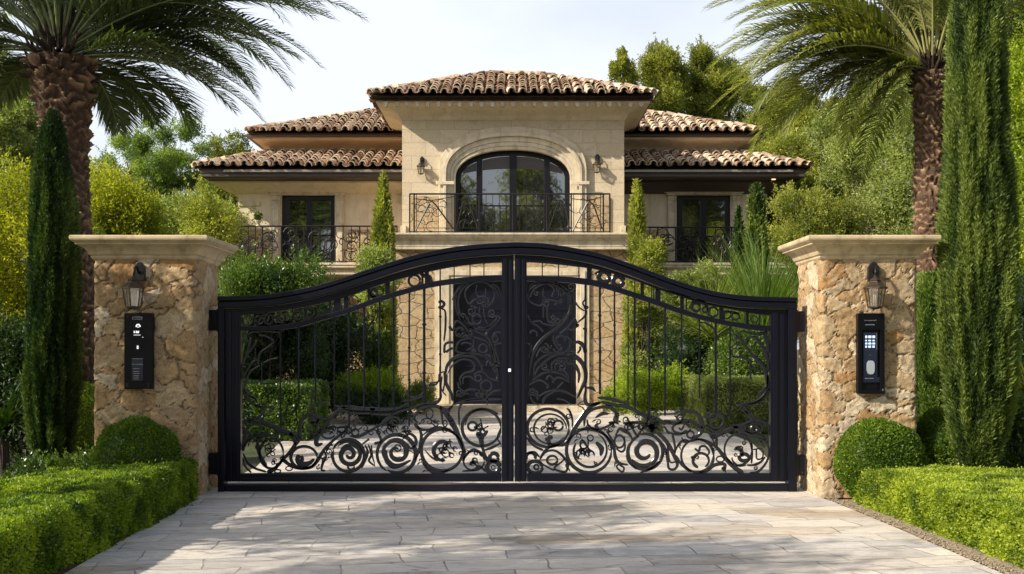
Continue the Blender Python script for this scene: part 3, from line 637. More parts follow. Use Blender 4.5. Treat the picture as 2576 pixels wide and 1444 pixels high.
s.stroke('E', [(60, 900), (150, 1010), (300, 1090)], [24, 34]); s.stroke('E', [(250, 1210), (330, 1090), (440, 1020), (600, 1000), (680, 900), (740, 780), (850, 620), (960, 470), (1130, 390)], [30, 36, 60, 66, 40]); s.stroke('E', [(920, 190), (900, 330), (950, 430), (1130, 400)], [24, 46, 40]); s.stroke('E', [(900, 185), (1000, 190), (1060, 240)], [14, 46, 14]); s.stroke('E', [(800, 320), (850, 220), (920, 120)], [14, 24])
s.stroke('E', [(1130, 390), (1320, 430), (1500, 460), (1640, 520), (1800, 620), (1986, 720)], [40, 46, 40]); s.stroke('E', [(1080, 330), (1250, 340), (1400, 380), (1560, 430)], [30, 50, 20]); s.stroke('E', [(890, 740), (910, 600), (1010, 500), (1180, 460), (1300, 490), (1370, 600), (1330, 680), (1240, 690)], [30, 44, 34]); s.stroke('E', [(1050, 620), (1150, 560), (1250, 560)], [20, 50, 24]); s.stroke('E', [(930, 640), (960, 740), (1080, 790), (1230, 740), (1300, 690)], [22, 34, 26]); s.stroke('E', [(1100, 790), (1060, 740), (1095, 700)], [50, 30])
s.stroke('E', [(780, 780), (960, 790), (1130, 830), (1240, 920), (1310, 1060)], [20, 34, 24]); s.stroke('E', [(1210, 800), (1310, 980), (1340, 1180), (1400, 1270), (1530, 1300)], [20, 44, 24]); s.ring('E', 1400, 960, 72, 28, 90); s.stroke('E', [(1340, 880), (1400, 780), (1460, 800), (1540, 850), (1590, 940)], [20, 50, 24]); s.stroke('E', [(1470, 880), (1480, 1050), (1430, 1110), (1350, 1060)], [16, 30, 20]); s.stroke('E', [(1400, 1280), (1360, 1330), (1440, 1400), (1465, 1340), (1400, 1300)], 24)
foil(s, 'E', 1330, 720, 100, 61, 4, 22); foil(s, 'E', 1560, 740, 150, 63, 6, 22); foil(s, 'E', 1760, 740, 150, 64, 6, 22); foil(s, 'E', 1900, 780, 120, 65, 5, 22); s.stroke('E', [(1500, 600), (1640, 860), (1680, 850), (1820, 640)], [24, 34, 24]); s.stroke('E', [(1450, 700), (1600, 690), (1780, 700), (1986, 800)], [26, 36, 26]); s.stroke('E', [(1500, 1150), (1540, 1260), (1660, 1360)], [24, 38]); s.stroke('E', [(1700, 1410), (1850, 1350), (1986, 1240)], [20, 44, 30])
s.ring('E', 430, 1230, 75, [34, 26], 62); s.stroke('E', [(240, 1240), (330, 1120), (450, 1090), (560, 1150), (640, 1260), (650, 1350), (600, 1400), (460, 1350), (560, 1260), (620, 1200)], [20, 32, 30, 20]); s.ring('E', 180, 1330, 105, 46, 85); s.ring('E', 200, 1330, 34, 26); s.ring('E', 120, 1190, 66, 40, 66, 150, 380); s.stroke('E', [(60, 1130), (170, 1120), (250, 1190)], [30, 40, 20]); s.stroke('E', [(240, 1250), (360, 1330), (460, 1380)], [16, 24])
s.stroke('E', [(720, 760), (720, 640), (680, 520), (640, 480)], [18, 30, 20]); s.stroke('E', [(800, 440), (880, 480), (900, 540)], [12, 20]); s.stroke('E', [(790, 440), (830, 400), (890, 370)], [14, 14])
# F crop
s.ring('F', 830, 1165, 235, [44, 30, 26, 40], 238); s.ring('F', 880, 1235, 115, [40, 26], 105, 110, 420); s.stroke('F', [(790, 1060), (850, 1100), (870, 1040), (940, 1030), (1000, 1110), (960, 1180)], [26, 32, 20]); s.stroke('F', [(850, 1400), (960, 1390), (1080, 1300), (1220, 1290), (1210, 1395)], [30, 44, 40]); s.stroke('F', [(720, 960), (860, 930), (1000, 970), (1120, 1060), (1230, 1200), (1360, 1330), (1490, 1420)], [26, 30, 54, 60])
s.ring('F', 1420, 1080, 200, [34, 24, 34], 225); s.ring('F', 1500, 1190, 66, 46, 50); s.stroke('F', [(1370, 1090), (1400, 1050), (1460, 1090), (1480, 1180)], [30, 44, 60]); s.stroke('F', [(1330, 1190), (1340, 1240), (1420, 1310), (1530, 1300)], [18, 30]); s.ring('F', 1440, 1060, 44, 18, 30)
s.ring('F', 1100, 660, 108, [34, 44], 108); s.stroke('F', [(1020, 680), (1080, 640), (1140, 580)], 30); s.stroke('F', [(950, 740), (1020, 860), (1060, 890), (1200, 830), (1350, 760), (1500, 720), (1660, 650)], [30, 60, 54, 46]); s.stroke('F', [(1230, 700), (1180, 790), (1080, 820), (980, 760)], [16, 24]); s.stroke('F', [(1340, 730), (1450, 790), (1580, 850), (1760, 900), (1850, 990)], [60, 70, 50, 24])
s.stroke('F', [(1490, 440), (1560, 560), (1680, 640), (1800, 690), (1865, 760), (1865, 870)], [50, 60, 40, 24]); s.stroke('F', [(1490, 430), (1650, 410), (1780, 330), (1870, 200)], [24, 44, 36]); s.stroke('F', [(1430, 490), (1540, 540), (1530, 620)], [16, 30, 16]); s.stroke('F', [(1780, 440), (1760, 390)], 30); s.stroke('F', [(1730, 300), (1830, 180), (1840, 0)], [20, 34, 30])
s.ring('F', 1640, 770, 130, [26, 36], 72); s.ring('F', 1660, 780, 45, 46, 45); s.stroke('F', [(1840, 980), (1865, 1120), (1820, 1270), (1700, 1400), (1580, 1420)], [20, 30, 36]); s.stroke('F', [(1540, 1300), (1640, 1300), (1740, 1260), (1810, 1180)], [20, 34, 24]); s.stroke('F', [(1620, 1080), (1760, 1070), (1770, 1190), (1690, 1210), (1680, 1060)], [18, 22]); s.stroke('F', [(1600, 980), (1620, 1120), (1610, 1280)], [24, 26]); s.stroke('F', [(1700, 900), (1760, 970), (1800, 1060)], [20, 30, 14]); s.stroke('F', [(1720, 980), (1820, 920), (1850, 990)], 18)
s.stroke('F', [(350, 650), (460, 700), (560, 690), (660, 660), (780, 690), (870, 760), (900, 740)], [30, 44, 30]); s.ring('F', 600, 770, 130, [24, 34], 75, 0, 330); s.stroke('F', [(350, 740), (420, 830), (560, 860), (680, 800)], [20, 34]); s.stroke('F', [(560, 760), (600, 790), (640, 720)], [24, 26]); s.stroke('F', [(710, 500), (830, 560), (880, 660), (900, 750), (860, 860), (740, 920)], [30, 60, 60, 30]); s.stroke('F', [(480, 560), (620, 520), (760, 540)], [24, 40]); s.ring('F', 580, 620, 45, 26); s.ring('F', 730, 860, 50, 24); foil(s, 'F', 180, 740, 150, 71, 9, 28)
s.stroke('F', [(0, 540), (150, 600), (330, 680), (360, 720)], [30, 50, 30]); s.stroke('F', [(240, 830), (330, 900), (420, 1020), (500, 1180), (540, 1290), (500, 1360), (420, 1350), (400, 1250), (370, 1080), (300, 960)], [40, 54, 34, 30, 34]); s.stroke('F', [(470, 860), (500, 1000), (510, 1130)], [34, 24]); s.stroke('F', [(400, 1000), (410, 1150), (440, 1260), (530, 1250)], [30, 20]); s.stroke('F', [(510, 1100), (560, 1000), (640, 940), (720, 960)], [20, 34, 20]); s.stroke('F', [(520, 1160), (600, 1290), (740, 1400)], [24, 44]); s.stroke('F', [(600, 900), (640, 970), (700, 940)], [20, 30]); s.ring('F', 1160, 1215, 58, 20, 40)
s.stroke('F', [(1110, 900), (1110, 1050)], [30, 24]); s.stroke('F', [(1030, 880), (1080, 990), (1110, 900)], [18, 26]); s.stroke('F', [(900, 600), (960, 620), (990, 720)], [20, 34])
filler(s, 'E', 100, 1300, 560, 900, 8, 13); filler(s, 'E', 1250, 1950, 560, 880, 8, 14); filler(s, 'F', 100, 1250, 560, 900, 9, 15); filler(s, 'F', 300, 1750, 900, 1380, 9, 16, (22, 42)); filler(s, 'E', 560, 1500, 1000, 1380, 5, 17, (20, 40))
s.build('lower_scrollwork', M['scroll'], LR)
s = Iron()
s.stroke('D', [(50, 200), (110, 100), (230, 70), (330, 80), (440, 130), (520, 220), (540, 350), (500, 470), (400, 580), (260, 680), (160, 790), (100, 930), (75, 1120)], [14, 24, 30, 36, 32, 36, 34]); s.ring('D', 250, 220, 200, [12, 20], 125, 150, 420); s.stroke('D', [(360, 80), (480, 180), (530, 330)], [14, 20]); s.stroke('D', [(80, 250), (140, 150), (230, 100), (320, 120), (350, 180), (325, 240)], 14); s.stroke('D', [(230, 270), (330, 280), (420, 305), (440, 250), (370, 140)], 14); s.stroke('D', [(230, 150), (230, 270)], 12)
s.stroke('D', [(60, 280), (120, 320), (190, 340), (240, 310)], 14); s.stroke('D', [(230, 340), (230, 490)], 14); s.stroke('D', [(275, 330), (275, 480), (310, 525), (365, 490), (340, 450), (315, 480)], 14); s.stroke('D', [(230, 540), (320, 560), (420, 520), (500, 430)], [12, 18]); s.stroke('D', [(50, 440), (90, 520), (170, 570), (230, 630)], [18, 30]); s.stroke('D', [(110, 520), (190, 510), (230, 545)], 12); s.stroke('D', [(80, 650), (110, 615), (160, 640), (160, 680)], [12, 20])
s.spiral('D', 245, 820, 60, 14, 270, 1.1, 14); s.stroke('D', [(345, 670), (350, 740), (410, 830), (440, 800)], [12, 18]); s.spiral('D', 430, 720, 62, 40, 90, .8, [16, 18]); s.stroke('D', [(410, 650), (500, 580), (575, 490), (600, 560), (560, 610), (500, 600)], [12, 22, 16]); s.stroke('D', [(480, 680), (530, 720), (530, 800), (480, 860)], [12, 30, 14]); s.stroke('D', [(150, 910), (190, 830), (230, 800)], 12)
s.stroke('D', [(125, 1150), (140, 1000), (240, 900), (400, 850)], [16, 24, 12]); s.stroke('D', [(120, 1140), (170, 1040), (280, 940), (400, 880), (520, 880), (620, 930), (690, 1030), (700, 1150), (660, 1250), (610, 1370)], [12, 30, 44, 40, 24]); s.stroke('D', [(325, 1080), (330, 980), (420, 930), (520, 940), (590, 1010), (630, 1100), (620, 1200)], [14, 24, 36, 20]); s.stroke('D', [(360, 1060), (370, 990), (440, 960), (540, 980)], [10, 14])
s.stroke('D', [(110, 1170), (230, 1090), (350, 1080), (460, 1110), (515, 1160)], [16, 26, 14]); s.stroke('D', [(400, 1060), (470, 1070), (515, 1140)], 12); s.stroke('D', [(340, 1180), (380, 1140), (450, 1150), (520, 1190)], 16); s.stroke('D', [(260, 1160), (290, 1120), (330, 1140), (340, 1200)], 14); s.stroke('D', [(70, 1220), (120, 1190), (200, 1170), (280, 1220), (270, 1260)], 18); s.stroke('D', [(380, 1260), (450, 1190)], 14); s.stroke('D', [(60, 1300), (110, 1400), (180, 1444)], 16); s.stroke('D', [(220, 1444), (250, 1360), (360, 1290), (480, 1300), (600, 1360)], [16, 28, 14]); s.stroke('D', [(110, 1270), (180, 1340), (260, 1300), (380, 1270)], 14); s.stroke('D', [(380, 1375), (460, 1390), (540, 1440)], 12); s.stroke('D', [(55, 760), (95, 790), (70, 920)], [14, 20])
s.stroke('D', [(695, 100), (695, 260), (670, 310), (700, 370)], [14, 18]); s.stroke('D', [(680, 360), (735, 360)], [34, 30]); s.stroke('D', [(710, 390), (690, 460), (610, 530)], [26, 16]); s.stroke('D', [(690, 400), (620, 350), (560, 250)], [14, 18]); s.stroke('D', [(695, 480), (695, 1000), (715, 1200)], [18, 16]); s.stroke('D', [(560, 760), (620, 745), (680, 790), (700, 870)], [18, 40, 36]); s.stroke('D', [(610, 870), (640, 830), (640, 790)], [20, 24]); s.stroke('D', [(590, 550), (625, 570)], 36); s.stroke('D', [(670, 595), (720, 600)], [24, 12])
filler(s, 'D', 90, 600, 560, 1350, 9, 25, (24, 46), 9); filler(s, 'D', 90, 560, 120, 520, 5, 26, (24, 50), 9)
s.build('centre_scroll', M['scroll'], LR)
s = Iron()
s.stroke('H', [(700, 350), (800, 310), (930, 340), (1060, 340), (1160, 330)], [16, 30, 50]); s.stroke('H', [(700, 360), (800, 450), (900, 600), (1010, 720), (1120, 860), (1160, 1060), (1170, 1160)], [30, 36, 50, 44]); s.stroke('H', [(960, 370), (1040, 460), (1110, 580), (1160, 720), (1175, 900)], [40, 46, 40, 26]); s.stroke('H', [(1100, 350), (1150, 450), (1170, 620)], [60, 40]); s.stroke('H', [(810, 440), (900, 395), (970, 380)], [20, 26]); s.ring('H', 695, 620, 55, 16, 70, rot=-25); s.stroke('H', [(640, 520), (750, 460), (720, 520)], [14, 22]); s.stroke('H', [(640, 670), (760, 680), (890, 720), (930, 800), (1040, 900)], [24, 30, 24]); s.stroke('H', [(900, 780), (920, 1040)], [30, 18])
s.stroke('H', [(170, 175), (280, 200), (380, 270), (405, 340)], [16, 26, 24]); s.stroke('H', [(430, 380), (520, 310), (610, 270)], [20, 30]); s.stroke('H', [(640, 350), (700, 360), (705, 470)], 18); s.stroke('H', [(170, 200), (240, 290), (250, 330)], [14, 12]); s.stroke('H', [(800, 1350), (960, 1340), (1080, 1260), (1170, 1130)], [30, 44, 36]); s.stroke('H', [(1000, 1250), (1080, 1170), (1150, 1110)], [20, 28]); s.stroke('H', [(740, 1444), (800, 1370), (700, 1370)], [16, 30, 16]); s.stroke('H', [(1060, 1300), (1080, 1370)], 24)
s.build('vine_scroll', M['scroll'], LR)

# hinges, latch
def hinge(x0, x1, y0, y1, side):
    m = MB(); a, b = GX(x0), GX(x1); z1, z0 = GZ(y0), GZ(y1)
    m.box(a, b, GY-.05, GY+.03, z0, z1)
    for z in (z0+.03, z1-.03): m.lathe(((a+b)/2+side*.012, GY-.056, z), [(.008, -.004), (.008, .004)], 8)
    m.tube([((b if side < 0 else a), GY-.055, z0-.01), ((b if side < 0 else a), GY-.055, z1+.01)], .012, 8)
    m.build('hinge', iron, gate, bevel=.003)
hinge(529, 552, 780, 832, -1); hinge(529, 552, 1138, 1192, -1); hinge(2001, 2021, 783, 835, 1); hinge(2001, 2021, 1143, 1195, 1)
m = MB(); xl, zl = GX(1282), GZ(931); m.box(xl-.012, xl+.012, GY-.052, GY-.046, zl-.014, zl+.014); m.build('lock_light', M['led'], LL)
# ------------------------------------------------------------------ gate pillars of rubble stone
def pillar(x0, x1, y0, y1, h, seed, label):
    t = thing('gate_pillar', label, 'pillar', ((x0+x1)/2, (y0+y1)/2, 0), 'stone gate pillars')
    st = .0125; A = []
    per = [((x0, y0), (x1, y0)), ((x1, y0), (x1, y1)), ((x1, y1), (x0, y1)), ((x0, y1), (x0, y0))]
    for (a, b) in per:
        n = int(math.hypot(b[0]-a[0], b[1]-a[1])/st)
        for i in range(n): A.append((a[0]+(b[0]-a[0])*i/n, a[1]+(b[1]-a[1])*i/n))
    A = np.array(A); m = len(A); c = np.array([(x0+x1)/2, (y0+y1)/2]); hx, hy = (x1-x0)/2, (y1-y0)/2
    rel = (A-c)/[hx, hy]; w = np.abs(rel)**14; nrm = unit(np.sign(rel)*w*[1, 1]+1e-9)
    # round the arris a little
    k = (np.abs(rel[:, 0])**22*np.abs(rel[:, 1])**22); A = A-nrm*k[:, None]*.02
    zs = np.linspace(0, h, int(h/st)+1); nz = len(zs)
    P = np.concatenate([np.repeat(A[None], nz, 0), np.repeat(zs[:, None, None], m, 1)], 2).reshape(-1, 3); Nn = np.concatenate([np.repeat(nrm[None], nz, 0), np.zeros((nz, m, 1))], 2).reshape(-1, 3)
    r = np.random.default_rng(seed)
    # stones of mixed size
    S = []; zz = 0
    q = []
    for i in range(520):
        f = r.integers(0, 4); u = r.random(); z = r.random()*h
        p = ((x0+(x1-x0)*u, y0), (x1, y0+(y1-y0)*u), (x0+(x1-x0)*u, y1), (x0, y0+(y1-y0)*u))[f]
        d = np.array([p[0], p[1], z*1.45]); lim = r.choice([.08, .15, .22, .30])
        if all(np.linalg.norm(d-e) > lim for e in q): q.append(d)
    S = np.array(q)
    wp = np.stack([fbm(P*5, 1+seed), fbm(P*5+9, 2+seed), fbm(P*5+17, 3+seed)], 1)-.5
    wp2 = np.stack([fbm(P*24, 5), fbm(P*24+9, 6), fbm(P*24+17, 7)], 1)-.5
    Pw = (P+wp*.26+wp2*.05)*[1, 1, 1.45]
    f1 = np.full(len(P), 9.0); f2 = f1.copy(); idx = np.zeros(len(P), int)
    for i, s_ in enumerate(S):
        d = np.linalg.norm(Pw-s_, axis=1); n1 = d < f1; f2 = np.where(n1, f1, np.minimum(f2, d)); idx = np.where(n1, i, idx); f1 = np.where(n1, d, f1)
    e = f2-f1; rn = r.random(len(S)); off = r.random(len(S))
    jw = .004+.016*vnoise(P*6, 77)**2*2
    j = np.clip(1-e/jw, 0, 1); prof = np.clip(e/.022, 0, 1)**.6
    disp = prof*.006+off[idx]*.007+(fbm(P*[10, 10, 22], 8, 4)-.5)*.020+(fbm(P*48, 9, 2)-.5)*.016-j*.007
    V = P+Nn*disp[:, None]
    F = []
    i, jx = np.meshgrid(np.arange(nz-1), np.arange(m), indexing='ij'); i = i.ravel(); jx = jx.ravel(); j2 = (jx+1) % m
    F = np.stack([i*m+jx, i*m+j2, (i+1)*m+j2, (i+1)*m+jx], 1)
    mk('stone_shaft', V, F, M['pil'], t, attr=[('stone', 'POINT', rn[idx]), ('joint', 'POINT', j)], smooth=True)
    cp = MB(); z = h
    prof = [(.0, z-.01), (.012, z+.000), (.020, z+.012), (.020, z+.030), (.034, z+.036), (.040, z+.050), (.046, z+.066), (.060, z+.086), (.082, z+.104), (.108, z+.117), (.122, z+.122), (.122, z+.136), (.136, z+.142), (.155, z+.158), (.16, z+.170), (.16, z+.192), (.152, z+.200)]
    cp.loft(x0, x1, y0, y1, prof); o = cp.build('moulded_cap', M['cap'], t, bevel=.0025)
    return t
PZ = 2.158
pillar(X(236, 9.55), X(489, 9.55), 9.55, 10.32, PZ, 3, 'shaded rubble stone gate pillar beside the left cypress, holding the intercom')
pillar(X(2066, 9.55), X(2306, 9.55), 9.55, 10.32, PZ, 8, 'rubble stone gate pillar with a sunlit inner side, holding the keypad')

def lantern(x, y, ztop, label, k=1.0, grp='wall lanterns on the gate pillars'):
    """y = wall face; hangs out towards -y"""
    t = thing('wall_lantern', label, 'lantern', (x, y, ztop-.42*k), grp)
    m = MB(); w = .05*k
    arch = [(x-w, ztop-.17*k)]+[(x-w+2*w*i/10, ztop-.05*k+.05*k*math.sin(PI*i/10)) for i in range(11)]+[(x+w, ztop-.17*k)]
    m.plate(arch[::-1], [], y-.03*k, y+.01); m.build('back_plate', M['dark_metal'], t, bevel=.003)
    c = (x-.02*k, y-.115*k); m = MB()
    m.tube([(x, y-.03*k, ztop-.10*k), (x, y-.07*k, ztop-.05*k), (x-.01*k, y-.105*k, ztop-.07*k), (c[0], c[1], ztop-.145*k)], [.012*k, .012*k, .011*k, .008*k], 8); m.build('bracket', M['dark_metal'], t, smooth=True)
    m = MB(); z = ztop-.24*k
    m.lathe((c[0], c[1], z), [(.108*k, -.006*k), (.108*k, .006*k), (.085*k, .02*k), (.05*k, .052*k), (.045*k, .06*k), (.05*k, .066*k), (.03*k, .085*k), (.012*k, .095*k), (.014*k, .105*k), (.004*k, .115*k)], 6); m.build('roof_cap', M['bronze'], t)
    m = MB(); m.lathe((c[0], c[1], z), [(.088*k, -.006*k), (.062*k, -.165*k)], 6, False); m.build('glass_body', M['lglass'], t)
    m = MB()
    for i in range(6):
        a = 2*PI*(i+.5)/6; m.tube([(c[0]+.09*k*math.cos(a), c[1]+.09*k*math.sin(a), z-.004*k), (c[0]+.064*k*math.cos(a), c[1]+.064*k*math.sin(a), z-.166*k)], .0055*k, 5)
    m.lathe((c[0], c[1], z-.18*k), [(.02*k, -.012*k), (.04*k, -.004*k), (.068*k, .006*k), (.068*k, .016*k)], 6); m.build('cage', M['bronze'], t)
    m = MB(); m.lathe((c[0], c[1], z-.16*k), [(.014*k, 0), (.014*k, .07*k), (.018*k, .085*k), (.012*k, .11*k), (.002*k, .12*k)], 8); m.build('bulb', M['stucco'], t, smooth=True)
    return t
lantern(X(352, 9.53), 9.53, Z(659, 9.53), 'dark iron wall lantern above the intercom panel on the left pillar')
lantern(X(2196, 9.53), 9.53, Z(659, 9.53), 'dark iron wall lantern above the keypad on the right pillar')

# intercom (left pillar)
yi = 9.53
def pb(m, px0, px1, py0, py1, ya, yb): return m.box(X(px0, yi), X(px1, yi), ya, yb, Z(py1, yi), Z(py0, yi))
t = thing('intercom_panel', 'tall black intercom panel with small white lights on the left pillar', 'intercom', (X(352, yi), yi, Z(978, yi)))
pb(MB(), 316.5, 388, 788, 978, yi-.045, yi+.01).build('housing', M['black'], t, bevel=.005)
def U(x, y): return 480*.6289+x/2.677*.6289, 1030*.6289+y/2.674*.6289
def ub(m, x0, x1, y0, y1, a, b): p = U(x0, y0); q = U(x1, y1); return pb(m, p[0], q[0], p[1], q[1], yi-a, yi-b)
m = MB(); ub(m, 152, 256, 637, 640, .048, .045); ub(m, 152, 256, 659, 662, .048, .045); ub(m, 152, 155, 641, 658, .048, .045); ub(m, 253, 256, 641, 658, .048, .045); m.build('name_slot', M['grey'], t)
m = MB(); a = U(214, 735); cxx, czz = X(a[0], yi), Z(a[1], yi); pts = [(cxx+.022*math.cos(x), czz-.006+.026*math.sin(x)) for x in np.linspace(0, PI, 12)]; hole = [(cxx+.014*math.cos(x), czz-.002+.010*math.sin(x)) for x in np.linspace(0, 2*PI, 12, endpoint=False)]; m.plate(pts, [hole], yi-.049, yi-.045); m.build('camera_ring', M['led'], t)
m = MB()
for x0, x1, y0, y1 in ((166, 182, 786, 793), (166, 182, 800, 808), (190, 208, 786, 797), (190, 222, 800, 809), (214, 224, 786, 795), (166, 240, 828, 832), (258, 268, 851, 856)): ub(m, x0, x1, y0, y1, .048, .045)
m.build('status_display', M['led'], t)
m = MB(); ub(m, 192, 230, 932, 990, .050, .045); m.build('call_button', M['dblue'], t, bevel=.002)
m = MB()
for x0, x1, y0, y1 in ((203, 218, 944, 957), (202, 220, 962, 975)): ub(m, x0, x1, y0, y1, .053, .050)
m.build('button_light', M['led'], t)
m = MB(); ub(m, 148, 270, 1082, 1320, .052, .045); m.build('speaker_grille', M['dblue'], t, bevel=.002)
m = MB()
for y0, x1 in ((1080, 270), (1139, 268), (1185, 232), (1215, 230), (1236, 230), (1258, 222), (1276, 222), (1296, 222)): ub(m, 150 if y0 < 1150 else 165, x1, y0, y0+4, .055, .052)
m.build('grille_slots', M['grey'], t)
m = MB(); ub(m, 82, 110, 1337, 1382, .048, .045); ub(m, 316, 330, 1337, 1382, .048, .045); ub(m, 92, 110, 620, 650, .047, .045); m.build('fixing_plate', M['dark_metal'], t)
# keypad (right pillar)
t = thing('keypad_panel', 'tall black keypad entry panel with lit keys on the right pillar', 'keypad', (X(2186, yi), yi, Z(990, yi)))
def U(x, y): return 3400*.6289+x/2.579*.6289, 1030*.6289+y/2.579*.6289
hs = MB(); hx0, hz0 = U(60, 1403); hx1, hz1 = U(334, 577)
outer = [(X(hx0, yi), Z(hz0, yi)), (X(hx1, yi), Z(hz0, yi)), (X(hx1, yi), Z(hz1, yi)), (X(hx0, yi), Z(hz1, yi))]
a = U(98, 750); b = U(290, 1370); inner = [(X(a[0], yi), Z(b[1], yi)), (X(b[0], yi), Z(b[1], yi)), (X(b[0], yi), Z(a[1], yi)), (X(a[0], yi), Z(a[1], yi))]
hs.plate(outer, [inner], yi-.06, yi-.03); hs.box(outer[0][0]+.002, outer[1][0]-.002, yi-.03, yi+.01, outer[0][1]+.002, outer[2][1]-.002); hs.build('housing', M['black'], t, bevel=.004)
m = MB(); ub(m, 120, 266, 775, 1230, .044, .030); m.build('screen', M['dblue'], t, bevel=.002)
for r_, (y0, y1) in enumerate(((806, 832), (850, 864), (878, 897), (909, 930))):
    for c_, (x0, x1) in enumerate(((139, 160), (172, 202), (214, 240))):
        m = MB(); ub(m, x0+(c_ == 0)*2, x1-(r_ in (1, 3))*3, y0, y1, .048, .044); m.build('key', M['key'], t)
m = MB(); ub(m, 134, 230, 690, 699, .063, .060); ub(m, 256, 260, 780, 950, .047, .044); m.build('light_bar', M['steel'], t)
m = MB(); q = random.Random(4); x = 124
while x < 246: w = q.choice((5, 8, 12)); ub(m, x, x+w, 645+q.uniform(0, 4), 654+q.uniform(-2, 3), .0625, .060); x += w+5
x = 136
while x < 226: w = q.choice((8, 14, 20)); ub(m, x, min(x+w, 226), 1241, 1251, .0475, .044); x += w+3
ub(m, 184, 198, 1003, 1007, .047, .044); ub(m, 308, 319, 1352, 1373, .063, .060); m.build('small_lettering', M['steel'], t)
m = MB(); p = U(195, 1133); cx_, cz_ = X(p[0], yi), Z(p[1], yi); m.plate([(cx_+.036*np.sign(math.cos(a))*abs(math.cos(a))**.6, cz_+.062*np.sign(math.sin(a))*abs(math.sin(a))**.75) for a in np.linspace(0, 2*PI, 28, endpoint=False)], [], yi-.052, yi-.044); m.build('fingerprint_sensor', M['grey'], t, bevel=.004)
m = MB(); ub(m, 112, 290, 1232, 1288, .044, .030); m.build('lower_strip', M['dblue'], t, bevel=.002)

# ------------------------------------------------------------------ ground
gr = MB(); gr.add([(-300, -300, -.012), (300, -300, -.012), (300, 400, -.012), (-300, 400, -.012)], [(0, 1, 2, 3)]); gr.build('ground', M['ground'], kind='structure')
def strip(name, pl, pr, z, mat):
    V = [(x, y, z) for x, y in pl]+[(x, y, z) for x, y in pr]; n = len(pl)
    return mk(name, V, [(i, n+i, n+i+1, i+1) for i in range(n-1)], mat, kind='structure')
ys = [-4, 2, 4, 5.5, 6.4, 7.2, 8.0, 8.8, 9.4, 9.56]
lx = [-2.3, -2.6, -2.66, -2.68, -2.70, -2.74, -2.79, -2.85, -2.88, -2.88]; rx = [3.6, 3.2, 3.05, 2.98, 2.96, 2.93, 2.90, 2.86, 2.82, 2.80]
yb = [9.9, 12, 15, 18, 20, 22.5]; lb = [-2.86, -2.9, -3.3, -3.4, -3.4, -3.4]; rb = [2.80, 3.0, 3.4, 3.4, 3.4, 3.4]
strip('driveway', list(zip(lx+lb, ys+yb)), list(zip(rx+rb, ys+yb)), .0, M['pave'])
strip('gravel_verge', list(zip(rx[:9], ys[:9])), [(x+.55, y) for x, y in zip(rx[:9], ys[:9])], .006, M['gravel'])
strip('soil_bed', [(-3.9, y) for y in ys[:9]], [(x-.0, y) for x, y in zip(lx[:9], ys[:9])], .006, M['soil'])
# pebbles along the right edge
n = 1500; py = RNG.uniform(4.6, 9.5, n); px = np.interp(py, ys, rx)+np.abs(RNG.normal(0, .055, n))-.012; V = []; F = []
base = np.array([(1,0,0),(0,1,0),(-1,0,0),(0,-1,0),(0,0,1),(0,0,-.3)]); tri = np.array([(0,1,4),(1,2,4),(2,3,4),(3,0,4),(1,0,5),(2,1,5),(3,2,5),(0,3,5)])
sz = RNG.uniform(.004, .013, n); a = RNG.random(n)*6.28; B = base[None]*sz[:, None, None]*RNG.uniform(.6, 1.4, (n, 6, 1)); ca, sa = np.cos(a)[:, None], np.sin(a)[:, None]
V = np.stack([B[:, :, 0]*ca-B[:, :, 1]*sa+px[:, None], B[:, :, 0]*sa+B[:, :, 1]*ca+py[:, None], B[:, :, 2]*.7+.008], 2).reshape(-1, 3); F = (tri[None]+np.arange(n)[:, None, None]*6).reshape(-1, 3)
mk('gravel', V, F, M['gravel'], kind='stuff', label='small stones scattered along the edge of the driveway', cat='gravel')
